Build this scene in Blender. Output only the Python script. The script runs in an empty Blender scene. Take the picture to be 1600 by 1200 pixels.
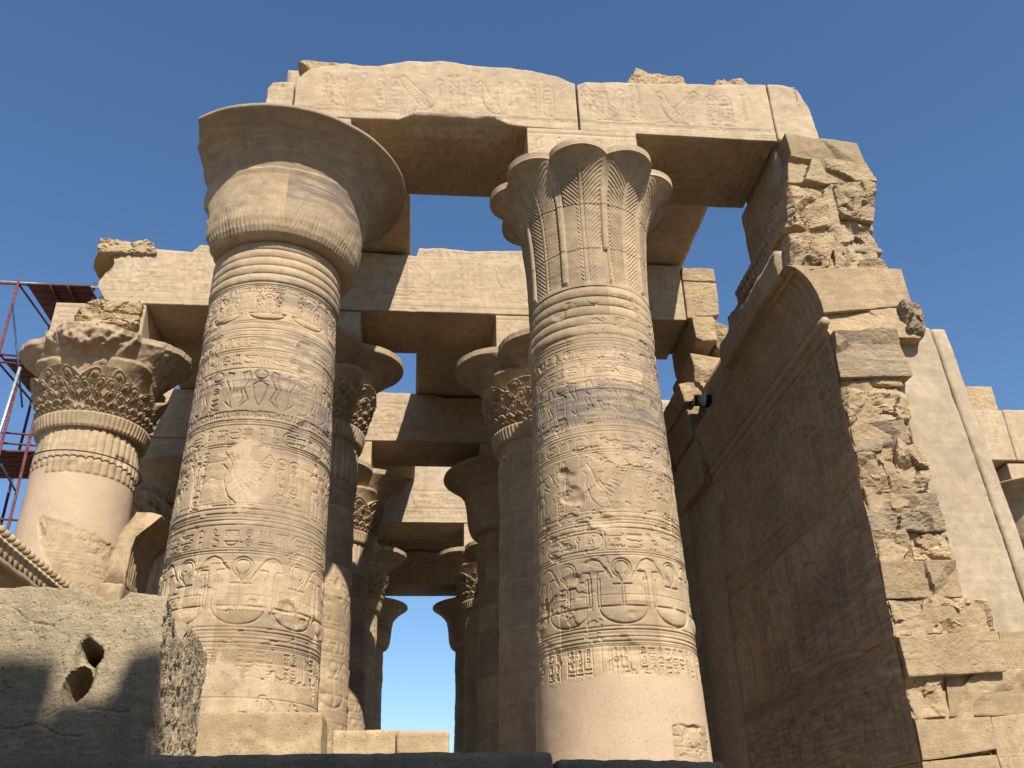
import bpy, math, random
import numpy as np
from mathutils import Matrix, Vector

# ------------------------------------------------------------------ camera, sky, sun
sc = bpy.context.scene
COL = bpy.data.collections.new("temple"); sc.collection.children.link(COL)
cam = bpy.data.objects.new("camera", bpy.data.cameras.new("camera")); COL.objects.link(cam); sc.camera = cam
cam.data.sensor_width = 36.0
cam.data.lens = 36.0 * 1448.0 / 1600.0
cam.data.clip_start = 0.1; cam.data.clip_end = 6000
def _unit(v): return v / np.linalg.norm(v)
_U = _unit(np.array([-81., -2725., 1448.])); _D = np.array([-160., 770., 1448.]); _D = _unit(_D - _U * (_U @ _D))
_X = np.cross(_D, _U); _X = _X if _X[0] > 0 else -_X
_R = np.array([_X, _D, _U])                       # rows: world axes in (right, down, forward)
right, down, fwd = _R[:, 0], _R[:, 1], _R[:, 2]
M = Matrix(((right[0], -down[0], -fwd[0], 0), (right[1], -down[1], -fwd[1], 0), (right[2], -down[2], -fwd[2], 0), (0, 0, 0, 1)))
cam.matrix_world = M

LIGHT = Vector((-0.26, 1.03, -1.0)).normalized()
ELEV = math.asin(-LIGHT.z)
world = bpy.data.worlds.new("World"); sc.world = world; world.use_nodes = True
wn = world.node_tree.nodes; bg = wn['Background']
sky = wn.new('ShaderNodeTexSky'); sky.sky_type = 'NISHITA'; sky.sun_disc = False
sky.sun_elevation = ELEV; sky.sun_rotation = math.atan2(-LIGHT.x, -LIGHT.y)
sky.air_density = 1.0; sky.dust_density = 0.7; sky.ozone_density = 2.2; sky.altitude = 500
hs = wn.new('ShaderNodeHueSaturation'); hs.inputs['Saturation'].default_value = 1.14; world.node_tree.links.new(sky.outputs[0], hs.inputs['Color']); world.node_tree.links.new(hs.outputs[0], bg.inputs[0]); bg.inputs[1].default_value = 0.098
sl = bpy.data.lights.new("sun", 'SUN'); sl.energy = 5.0; sl.angle = math.radians(0.53); sl.color = (1.0, 0.93, 0.80)
sun = bpy.data.objects.new("sun", sl); COL.objects.link(sun); sun.location = (0, 0, 60)
sun.rotation_euler = LIGHT.to_track_quat('-Z', 'Y').to_euler()
sc.view_settings.view_transform = 'Standard'; sc.view_settings.look = 'None'
sc.view_settings.gamma = 1; sc.view_settings.exposure = 0.70
sc.cycles.max_bounces = 6; sc.cycles.diffuse_bounces = 4

rng = np.random.default_rng(7)

# ------------------------------------------------------------------ noise
def _hash(ix, iy, iz, s):
    h = (ix * 73856093) ^ (iy * 19349663) ^ (iz * 83492791) ^ (s * 2654435 + 12345)
    h = (h ^ (h >> 13)) * 1274126177 & 0x7fffffff
    h = (h ^ (h >> 16)) * 668265263 & 0x7fffffff
    return (h & 0xffff) / 32767.5 - 1.0
def vnoise(P, s=0):
    f = np.floor(P).astype(np.int64); t = P - f; t = t * t * (3 - 2 * t)
    x, y, z = f[:, 0], f[:, 1], f[:, 2]; a, b, c = t[:, 0], t[:, 1], t[:, 2]
    def l(p, q, w): return p + (q - p) * w
    return l(l(l(_hash(x, y, z, s), _hash(x+1, y, z, s), a), l(_hash(x, y+1, z, s), _hash(x+1, y+1, z, s), a), b),
             l(l(_hash(x, y, z+1, s), _hash(x+1, y, z+1, s), a), l(_hash(x, y+1, z+1, s), _hash(x+1, y+1, z+1, s), a), b), c)
def fbm(P, scale, s=0, octs=4):
    P = np.asarray(P, float) * scale; r = np.zeros(len(P)); a = 0.5
    for o in range(octs):
        r += a * vnoise(P + 17.3 * o, s + o); P = P * 2.03; a *= 0.5
    return r

# ------------------------------------------------------------------ mesh helpers
def wloc(o):
    v = Vector((0, 0, 0))
    while o is not None: v = v + o.location; o = o.parent
    return v
def mk(name, V, F, mat, parent=None, tone=None, plas=None, stain_dark=None, loc=None, smooth=True):
    V = np.asarray(V, float).reshape(-1, 3)
    base = wloc(parent) if parent is not None else Vector(loc if loc is not None else (V[:, 0].mean(), V[:, 1].mean(), V[:, 2].min()))
    V = V - np.array(base[:])
    me = bpy.data.meshes.new(name)
    if isinstance(F, np.ndarray):
        k = F.shape[1]; n = len(F)
        me.vertices.add(len(V)); me.vertices.foreach_set('co', V.astype(np.float32).ravel())
        me.loops.add(n * k); me.loops.foreach_set('vertex_index', F.astype(np.int32).ravel())
        me.polygons.add(n); me.polygons.foreach_set('loop_start', np.arange(0, n * k, k, dtype=np.int32))
        try: me.polygons.foreach_set('loop_total', np.full(n, k, dtype=np.int32))
        except Exception: pass
        me.update(calc_edges=True); me.validate()
    else:
        me.from_pydata([tuple(v) for v in V], [], F)
    me.polygons.foreach_set('use_smooth', np.full(len(me.polygons), smooth))
    for nm, a in (('tone', tone), ('plas', plas), ('stain_dark', stain_dark)):
        if a is not None:
            at = me.attributes.new(nm, 'FLOAT', 'POINT')
            at.data.foreach_set('value', np.broadcast_to(np.asarray(a, np.float32), (len(V),)).copy())
    me.materials.append(mat)
    o = bpy.data.objects.new(name, me); COL.objects.link(o)
    if parent is not None: o.parent = parent
    else: o.location = base
    return o
def thing(name, loc, label, cat, group=None):
    o = bpy.data.objects.new(name, None); COL.objects.link(o); o.location = loc; o.empty_display_size = .3
    return tag(o, label, cat, group)
def tag(o, label, cat, group=None):
    o['label'] = label; o['category'] = cat; o['kind'] = 'thing'
    if group: o['group'] = group
    return o
def struct(o, kind='structure'):
    o['kind'] = kind; return o
def copy_tree(o, loc, label, group=None):
    c = o.copy(); COL.objects.link(c); c.location = loc; c['label'] = label
    if group: c['group'] = group
    for ch in list(o.children):
        d = ch.copy(); COL.objects.link(d); d.parent = c
        for g in list(ch.children):
            e = g.copy(); COL.objects.link(e); e.parent = d
    return c
class MB:
    """collects pieces into ONE mesh"""
    def __init__(s): s.V = []; s.F = []; s.T = []; s.S = []; s.n = 0
    def add(s, V, F, tone=0.0, stain_dark=0.0):
        s.V.append(V); s.F.append(F + s.n); s.n += len(V)
        s.T.append(np.broadcast_to(np.asarray(tone, float), (len(V),))); s.S.append(np.broadcast_to(np.asarray(stain_dark, float), (len(V),)))
    def build(s, name, mat, parent=None, loc=None, smooth=True):
        return mk(name, np.concatenate(s.V), np.concatenate(s.F), mat, parent, tone=np.concatenate(s.T), stain_dark=np.concatenate(s.S), loc=loc, smooth=smooth)
def gridfaces(nu, nv, wrap=False):
    """vertex index = i*nv + j ; i over u (wrap optional)"""
    iu = np.arange(nu if wrap else nu - 1); jv = np.arange(nv - 1)
    I, J = np.meshgrid(iu, jv, indexing='ij'); I2 = (I + 1) % nu
    return np.stack([I * nv + J, I2 * nv + J, I2 * nv + J + 1, I * nv + J + 1], -1).reshape(-1, 4)
def lattice(nx, ny, nz):
    """surface of a box lattice: params (N,3) in 0..1, quads"""
    key = []; quads = []
    def face(fix, val, n1, n2, ax1, ax2, flip):
        A, B = np.meshgrid(np.arange(n1 + 1), np.arange(n2 + 1), indexing='ij')
        K = np.zeros((n1 + 1, n2 + 1, 3), np.int64); K[..., fix] = val; K[..., ax1] = A; K[..., ax2] = B
        base = sum(len(k) for k in key); key.append(K.reshape(-1, 3))
        F = gridfaces(n1 + 1, n2 + 1) + base
        quads.append(F[:, ::-1] if flip else F)
    face(0, 0, ny, nz, 1, 2, True); face(0, nx, ny, nz, 1, 2, False)
    face(1, 0, nx, nz, 0, 2, False); face(1, ny, nx, nz, 0, 2, True)
    face(2, 0, nx, ny, 0, 1, True); face(2, nz, nx, ny, 0, 1, False)
    K = np.concatenate(key); Q = np.concatenate(quads)
    code = (K[:, 0] * 100003 + K[:, 1]) * 100003 + K[:, 2]
    _, first, inv = np.unique(code, return_index=True, return_inverse=True)
    return K[first] / np.array([nx, ny, nz], float), inv.reshape(-1)[Q]
def roundbox(p, size, r):
    """p in 0..1 params -> metres, rounded edges"""
    h = np.array(size) / 2.0; q = p * np.array(size) - h
    r = np.asarray(r)[:, None] if np.ndim(r) else r
    c = np.clip(q, -(h - r), h - r); d = q - c; L = np.linalg.norm(d, axis=1)[:, None]
    m = np.maximum(np.abs(d).max(axis=1)[:, None], 1e-9)
    return np.where(L > 1e-6, c + d / np.maximum(L, 1e-9) * np.minimum(m, r), q) + h
def rough_block(quad, y0, y1, seed, res=.06, rad=.04, amp=.02, facets=0, fdepth=.06, cuts=0, yfn=None, ny=None):
    """stone between y0 (front) and y1; quad = TL, TR, BR, BL in (x, z)"""
    rs = np.random.default_rng(seed)
    TL, TR, BR, BL = [np.array(q, float) for q in quad]
    w = max(np.linalg.norm(TR - TL), np.linalg.norm(BR - BL)); h = max(np.linalg.norm(TL - BL), np.linalg.norm(TR - BR)); d = y1 - y0
    n = [max(2, int(round(s / res))) for s in (w, d, h)]; n[1] = ny or min(n[1], max(3, int(d / (res * 2.2))))
    p, F = lattice(*n)
    P0 = p * np.array([w, d, h])
    rr = rad * (1.0 + 0.9 * fbm(P0 + seed, 5.0, seed, 2)); rr = np.clip(rr, .004, min(w, d, h) * .45)
    q = roundbox(p, (w, d, h), rr) / np.array([w, d, h])
    a, b, c = q[:, 0:1], q[:, 1], q[:, 2:3]
    xz = (TL * (1 - a) + TR * a) * c + (BL * (1 - a) + BR * a) * (1 - c)
    V = np.stack([xz[:, 0], y0 + b * d, xz[:, 1]], 1)
    if facets:
        C = np.stack([rs.uniform(0, w, facets), rs.uniform(0, h, facets)], 1); A = rs.uniform(-.2, 1, facets) * fdepth
        G = rs.normal(0, .32, (facets, 2)); G[:, 1] -= .12
        uv = np.stack([q[:, 0] * w, q[:, 2] * h], 1) + .05 * np.stack([fbm(V, 6, seed + 5, 3), fbm(V, 6, seed + 6, 3)], 1)
        dd = ((uv[:, None, :] - C[None]) ** 2).sum(-1); k = dd.argmin(1)
        off = A[k] + (G[k] * (uv - C[k])).sum(1)
        V[:, 1] += np.clip(off, -fdepth * .6, fdepth * 2) * np.clip(1 - q[:, 1] * d / .35, 0, 1)
    ctr = np.array([(TL[0] + BR[0]) / 2, (y0 + y1) / 2, (TL[1] + BR[1]) / 2])
    for _ in range(cuts):
        nrm = rs.normal(0, 1, 3); nrm[1] = -abs(nrm[1]) * 1.0 - .25; nrm /= np.linalg.norm(nrm)
        corner = ctr + np.array([np.sign(nrm[0]) * w / 2, np.sign(nrm[1]) * d / 2, np.sign(nrm[2]) * h / 2])
        dist = (V - corner) @ nrm + rs.uniform(.04, .16) * min(1, min(w, h) * 2)
        V = V - np.maximum(dist, 0)[:, None] * nrm
    N = np.stack([fbm(V, 3.2, seed + k * 11, 4) for k in range(3)], 1)
    V = V + N * amp * np.array([.6, 1.3, .6])
    if amp > .012:
        cr = np.abs(fbm(V * np.array([1, 1, 1.6]), 4.5, seed + 77, 4)); fine = fbm(V * np.array([1, 1, 2.2]), 24, seed + 78, 3)
        C0 = V - ctr; C0 = C0 / np.maximum(np.linalg.norm(C0, axis=1)[:, None], 1e-6)
        V = V - C0 * (np.clip(.12 - cr, 0, 1) * amp * 4.0)[:, None] + C0 * (fine * min(amp, .03) * .55)[:, None]
    if yfn is not None: V = yfn(V, p)
    return V, F
def box(x0, x1, y0, y1, z0, z1, seed=1, res=.1, rad=.02, amp=.01, **k):
    return rough_block(((x0, z1), (x1, z1), (x1, z0), (x0, z0)), y0, y1, seed, res, rad, amp, **k)
def tube(pts, r, n=8):
    pts = [Vector(p) for p in pts]; V = []; 
    for i, p in enumerate(pts):
        t = (pts[min(i + 1, len(pts) - 1)] - pts[max(i - 1, 0)]).normalized()
        u = t.orthogonal().normalized() if i == 0 else (u - t * u.dot(t)).normalized(); v = t.cross(u)
        for k in range(n):
            a = 2 * math.pi * k / n; V.append((p + u * math.cos(a) * r + v * math.sin(a) * r)[:])
    m = len(pts); F = []
    for i in range(m - 1):
        for k in range(n): F.append((i * n + k, i * n + (k + 1) % n, (i + 1) * n + (k + 1) % n, (i + 1) * n + k))
    c0 = len(V); V.append(pts[0][:]); V.append(pts[-1][:])
    for k in range(n): F.append((c0, (k + 1) % n, k, c0)) if False else None
    V = np.array(V); F = np.array(F)
    # end caps as quads fanned in pairs
    caps = [(0 + 0, k, k + 1, k + 2) for k in range(1, n - 2, 2)]
    capF = np.array([(0, k + 2, k + 1, k) for k in range(1, n - 2, 2)]); capE = np.array([((m-1)*n, (m-1)*n + k, (m-1)*n + k + 1, (m-1)*n + k + 2) for k in range(1, n - 2, 2)])
    return V, np.concatenate([F, capF, capE])

# ------------------------------------------------------------------ carved relief rasteriser
def arc(cx, cy, rx, ry, a0=0, a1=360, n=12):
    return [(cx + rx * math.cos(math.radians(a0 + (a1 - a0) * i / n)), cy + ry * math.sin(math.radians(a0 + (a1 - a0) * i / n))) for i in range(n + 1)]
TALL = [
 [[(.45, 0), (.45, .55), (.3, .75), (.4, 1), (.65, .85), (.5, .55)]],                                   # reed
 [[(.5, 0), (.5, .5)], arc(.5, .75, .2, .25), [(.2, .48), (.8, .48)]],                                   # ankh
 [[(.1, 1), (.3, .85), (.25, .6), (.1, .35), (.45, .3), (.9, .05)], [(.3, .85), (.55, .7), (.6, .45), (.9, .05)], [(.4, .3), (.4, 0)], [(.55, .28), (.55, 0)], [(.3, 0), (.7, 0)]],  # bird
 [[(.1, .8), (.3, .98), (.45, .8), (.4, .55), (.7, .6), (.95, .3), (.6, .35), (.55, 0)], [(.4, .55), (.35, .3), (.45, 0)], [(.3, 0), (.7, 0)]],
 [arc(.4, .87, .13, .12), [(.4, .75), (.3, .4), (.3, 0), (.8, 0), (.8, .3), (.45, .4)], [(.42, .65), (.75, .6)]],  # seated
 [[(.3, 0), (.3, .9), (.5, 1), (.7, .9), (.7, 0)], [(.3, .3), (.7, .3)], [(.3, .6), (.7, .6)]],
 [[(.5, 0), (.5, 1)], [(.3, .95), (.7, .95)], [(.3, .8), (.7, .8)], [(.3, .65), (.7, .65)]],             # djed
 [[(.5, 0), (.5, .8), (.75, .95), (.3, 1), (.25, .9)]],                                                   # was
 [[(.2, 0), (.35, .3), (.15, .6), (.35, .95), (.6, .9), (.5, .5), (.7, .2), (.95, .1)]],                  # cobra
]
FLAT = [
 [[(0, .5), (.14, .8), (.28, .2), (.42, .8), (.56, .2), (.7, .8), (.84, .2), (1, .5)]],
 [arc(.5, .2, .35, .6, 0, 180), [(.15, .2), (.85, .2)]],
 [arc(.5, .5, .42, .3)], [arc(.5, .5, .2, .45), arc(.5, .5, .06, .12, n=6)],
 [[(0, .3), (1, .3)], [(0, .6), (1, .6)]],
 [[(0, .7), (.25, .4), (.6, .45), (.85, .25), (1, .6)]],
 [[(0, .6), (1, .6)], arc(.5, .6, .45, .5, 180, 360)],
 [[(.05, .1), (.05, .8), (.95, .8), (.95, .1)], [(.3, .8), (.3, .4)]],
 [[(0, .2), (.9, .2), (1, .6), (.8, .8)]],
 [[(.1, .1), (.1, .9)], [(.4, .1), (.4, .9)], [(.7, .1), (.7, .9)]],
]
class Relief:
    def __init__(s, u0, u1, v0, v1, res, seed=1):
        s.u0, s.v0, s.res = u0, v0, res
        s.nu = int((u1 - u0) / res) + 2; s.nv = int((v1 - v0) / res) + 2; s.u1, s.v1 = u1, v1
        s.H = np.zeros((s.nu, s.nv), np.float32); s.rs = random.Random(seed); s.w = max(.0092, res * 1.05); s.d = .018
    def seg(s, a, b, w, d):
        r = s.res; i0 = max(0, int((min(a[0], b[0]) - w - s.u0) / r)); i1 = min(s.nu, int((max(a[0], b[0]) + w - s.u0) / r) + 2)
        j0 = max(0, int((min(a[1], b[1]) - w - s.v0) / r)); j1 = min(s.nv, int((max(a[1], b[1]) + w - s.v0) / r) + 2)
        if i0 >= i1 or j0 >= j1: return
        U = s.u0 + np.arange(i0, i1)[:, None] * r; V = s.v0 + np.arange(j0, j1)[None] * r
        dx, dy = b[0] - a[0], b[1] - a[1]; L = dx * dx + dy * dy + 1e-12
        t = np.clip(((U - a[0]) * dx + (V - a[1]) * dy) / L, 0, 1)
        D = np.hypot(U - a[0] - t * dx, V - a[1] - t * dy)
        h = -d * np.clip(1.25 - (D / w), 0, 1)
        s.H[i0:i1, j0:j1] = np.minimum(s.H[i0:i1, j0:j1], h)
    def line(s, pts, w=None, d=None):
        w = w or s.w; d = d or s.d
        for a, b in zip(pts[:-1], pts[1:]): s.seg(a, b, w, d)
    def puff(s, cu, cv, ru, rv, d=.012):
        """body swelling of sunk relief"""
        r = s.res; i0 = max(0, int((cu - ru - s.u0) / r)); i1 = min(s.nu, int((cu + ru - s.u0) / r) + 2)
        j0 = max(0, int((cv - rv - s.v0) / r)); j1 = min(s.nv, int((cv + rv - s.v0) / r) + 2)
        if i0 >= i1 or j0 >= j1: return
        U = (s.u0 + np.arange(i0, i1)[:, None] * r - cu) / ru; V = (s.v0 + np.arange(j0, j1)[None] * r - cv) / rv
        s.H[i0:i1, j0:j1] += d * np.clip(1 - U * U - V * V, 0, 1)
    def glyph(s, g, u, v, w, h, flip=False, gw=None, gd=None):
        for pl in g: s.line([(u + (1 - p[0] if flip else p[0]) * w, v + p[1] * h) for p in pl], gw, gd)
    def hline(s, v, w=None, d=None, wob=.0): 
        s.line([(s.u0, v), (s.u1, v)], w, d)
    def quadrat(s, u, v, w, h, gw=None, gd=None):
        if s.rs.random() < .45: s.glyph(s.rs.choice(TALL), u, v, w, h, s.rs.random() < .5, gw, gd)
        elif s.rs.random() < .6:
            s.glyph(s.rs.choice(FLAT), u, v, w, h * .45, False, gw, gd); s.glyph(s.rs.choice(FLAT), u, v + h * .53, w, h * .45, False, gw, gd)
        else:
            for k in range(3): s.glyph(s.rs.choice(FLAT), u, v + h * k * .34, w, h * .28, False, gw, gd)
    def cartouche(s, u, v, w, h, hor=True):
        r = min(w, h) / 2
        if hor: pts = arc(u + r, v + r, r, r, 90, 270, 8) + arc(u + w - r, v + r, r, r, -90, 90, 8); pts.append(pts[0])
        else: pts = arc(u + r, v + h - r, r, r, 0, 180, 8) + arc(u + r, v + r, r, r, 180, 360, 8); pts.append(pts[0])
        s.line(pts)
        if hor:
            s.line([(u + w + .02, v), (u + w + .02, v + h)]); n = max(1, int((w - h * .5) / (h * .75)))
            for k in range(n): s.quadrat(u + h * .3 + k * (w - h * .5) / n, v + h * .14, (w - h * .5) / n * .8, h * .72)
        else:
            s.line([(u, v - .015), (u + w, v - .015)]); n = max(1, int((h - w * .5) / (w * .8)))
            for k in range(n): s.quadrat(u + w * .18, v + w * .3 + k * (h - w * .5) / n, w * .64, (h - w * .5) / n * .8)
    def textrow(s, v0, v1, u0=None, u1=None):
        h = v1 - v0; u = (s.u0 if u0 is None else u0) + .02; end = s.u1 if u1 is None else u1
        while u < end - h * .6:
            if s.rs.random() < .12 and u + h * 3.4 < end: s.cartouche(u, v0 + .1 * h, h * 3.0, h * .8); u += h * 3.3
            else: w = h * s.rs.uniform(.5, .8); s.quadrat(u, v0 + .12 * h, w, h * .76, s.w * .85); u += w + h * .16
    def textcols(s, u0, u1, v0, v1, w=.11, sep=True, skip=0.0):
        u = u0
        while u < u1 - w * .5:
            if sep: s.line([(u, v0), (u, v1)], s.w * .8, s.d * .7)
            if s.rs.random() >= skip:
                v = v1 - w
                while v > v0: s.quadrat(u + w * .16, v + .06 * w, w * .68, w * .8, s.w * .85); v -= w * .98
            u += w
    def ankhband(s, v0, v1, unit=.68, ph=0.0):
        """rows of baskets carrying ankhs, between tent-like pairs of was heads"""
        H = v1 - v0; D = .021; n0 = int(s.u0 / unit) - 1; n1 = int(s.u1 / unit) + 1
        for k in range(n0, n1 + 1):
            c = k * unit + ph; hw = unit * .43
            s.line(arc(c, v0 + .27 * H, hw, .25 * H, 180, 360, 16), .012, D); s.line([(c - hw, v0 + .27 * H), (c + hw, v0 + .27 * H)], .012, D)
            s.puff(c, v0 + .16 * H, hw * .8, .13 * H, .022)
            for q in (1.0, .72): s.line([(c, v0 + .60 * H)] + arc(c, v0 + .82 * H, .12 * q, .14 * H * q, -60, 240, 16) + [(c, v0 + .60 * H)], .010, D)
            s.puff(c, v0 + .82 * H, .08, .1 * H, .012)
            s.line([(c - .11, v0 + .58 * H), (c + .11, v0 + .58 * H)], .014, D)
            for e in (-.016, .016): s.line([(c + e, v0 + .28 * H), (c + e, v0 + .58 * H)], .009, D)
            m = c + unit / 2
            for sg in (-1, 1):
                s.line([(m, v0 + .97 * H), (m + sg * .08, v0 + .93 * H), (m + sg * .19, v0 + .74 * H), (m + sg * .21, v0 + .68 * H)], .013, D)
                s.line([(m + sg * .19, v0 + .70 * H), (m + sg * .14, v0 + .78 * H), (m + sg * .05, v0 + .77 * H), (m + sg * .035, v0 + .65 * H), (m + sg * .035, v0 + .22 * H)], .010, D)
                s.line([(m + sg * .075, v0 + .66 * H), (m + sg * .065, v0 + .25 * H)], .009, D)
    def cobraband(s, v0, v1, unit=.5, ph=0.0):
        H = v1 - v0; D = .021; n0 = int(s.u0 / unit) - 1; n1 = int(s.u1 / unit) + 1
        for k in range(n0, n1 + 1):
            c = k * unit + ph
            s.line(arc(c, v0 + .86 * H, .085, .11 * H), .010, D); s.puff(c, v0 + .86 * H, .07, .09 * H, .012)
            if k % 3: s.cartouche(c - .08, v0 + .08 * H, .16, .62 * H, False)
            else:
                for sg in (-1, 1): s.line([(c, v0 + .7 * H), (c + sg * .1, v0 + .6 * H), (c + sg * .06, v0 + .3 * H), (c, v0 + .1 * H)], .010, D)
            for sg in (-1, 1):
                b = c + sg * .165
                s.line([(b + sg * .08, v0 + .88 * H), (b, v0 + .92 * H), (b - sg * .03, v0 + .75 * H), (b + sg * .05, v0 + .5 * H), (b - sg * .02, v0 + .25 * H), (b + sg * .09, v0 + .08 * H)], .013, D)
                s.line([(b + sg * .08, v0 + .88 * H), (b + sg * .06, v0 + .74 * H), (b + sg * .1, v0 + .5 * H), (b + sg * .05, v0 + .28 * H), (b + sg * .09, v0 + .08 * H)], .010, D)
    def king(s, u, v, h, flip=False, D=.018):
        f = -1 if flip else 1
        def L(p, w=.012): s.line([(u + f * a * h, v + b * h) for a, b in p], w, D)
        L([(-.05, .80), (-.09, .86), (-.06, 1.0), (.0, .97), (.03, .88), (.05, .85), (.03, .80), (-.05, .80)])       # crowned head
        L([(-.04, .80), (-.15, .76), (-.13, .60), (-.08, .50), (-.11, .40), (-.10, .22), (-.13, .0)]); L([(.03, .80), (.15, .76), (.1, .62), (.07, .5), (.16, .36), (.1, .3)])
        L([(.02, .36), (.02, .2), (-.04, .0)]); L([(.1, .3), (.13, .18), (.12, .0)]); L([(-.13, .0), (.18, .0)]); L([(-.08, .5), (.07, .5)])
        L([(.13, .72), (.27, .6), (.36, .72)]); L([(.10, .64), (.26, .54), (.37, .66)]); L([(.3, .85), (.42, .62)])
        s.puff(u, v + .62 * h, .09 * h, .14 * h, .014); s.puff(u + f * .03 * h, v + .42 * h, .1 * h, .1 * h, .014); s.puff(u - f * .02 * h, v + .87 * h, .06 * h, .08 * h, .01)
    def winged(s, u, v, h, flip=False, D=.018):
        f = -1 if flip else 1
        def L(p, w=.012): s.line([(u + f * a * h, v + b * h) for a, b in p], w, D)
        L([(-.22, .85), (-.12, .92), (-.04, .8), (.04, .55), (.2, .3), (.3, .05), (.1, .05), (-.05, .2), (-.16, .5), (-.12, .7), (-.2, .78)])
        L([(.12, .42), (.3, .62), (.62, .98), (.70, .86), (.52, .52), (.25, .18)])
        for k in range(9): t = k / 8; L([(.16 + .36 * t, .36 + .44 * t), (.30 + .36 * t, .24 + .56 * t)], .009)
        for k in range(5): t = k / 4; L([(.05 + .2 * t, .52 - .34 * t), (-.02 + .2 * t, .4 - .3 * t)], .009)
        L([(-.3, .02), (.4, .02)]); L([(0, .1), (0, .02)]); s.puff(u + f * .02 * h, v + .38 * h, .13 * h, .24 * h, .018)
    def sceneband(s, v0, v1, ph=0.0):
        H = v1 - v0; u = s.u0 + ph; k = 0
        while u < s.u1 - .3:
            m = k % 4
            if m == 0: s.king(u + .2, v0 + .02, H * .92); u += .52
            elif m == 1: s.textcols(u, u + .22, v0 + .3 * H, v1 - .03, .1); s.cartouche(u + .02, v0 + .03, .12, H * .3, False); u += .3
            elif m == 2: s.winged(u + .25, v0 + .02, H * .88, s.rs.random() < .4); u += .78
            else: s.cartouche(u, v0 + .25 * H, .13, H * .6, False); s.cartouche(u + .17, v0 + .25 * H, .13, H * .6, False); s.textrow(v0 + .02, v0 + .2 * H, u, u + .34); u += .42
            k += 1
    def rubble(s, n, size=(.03, .12), d=(.01, .03)):
        for _ in range(n):
            u = s.rs.uniform(s.u0, s.u1); v = s.rs.uniform(s.v0, s.v1); r = s.rs.uniform(*size)
            s.puff(u, v, r * s.rs.uniform(.8, 2), r * s.rs.uniform(.4, 1), -s.rs.uniform(*d))
    def joints(s, zs, lens, w=.006, d=.012):
        for k, (a, b) in enumerate(zip(zs[:-1], zs[1:])):
            s.line([(s.u0, a), (s.u1, a)], w, d); u = s.u0 + s.rs.uniform(0, lens)
            while u < s.u1: s.line([(u, a), (u + s.rs.uniform(-.01, .01), b)], w, d); u += lens * s.rs.uniform(.7, 1.3)
    def sample(s, U, V):
        x = np.clip((U - s.u0) / s.res, 0, s.nu - 1.001); y = np.clip((V - s.v0) / s.res, 0, s.nv - 1.001)
        i = x.astype(int); j = y.astype(int); a = x - i; b = y - j; H = s.H
        return (H[i, j] * (1 - a) + H[i + 1, j] * a) * (1 - b) + (H[i, j + 1] * (1 - a) + H[i + 1, j + 1] * a) * b

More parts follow.
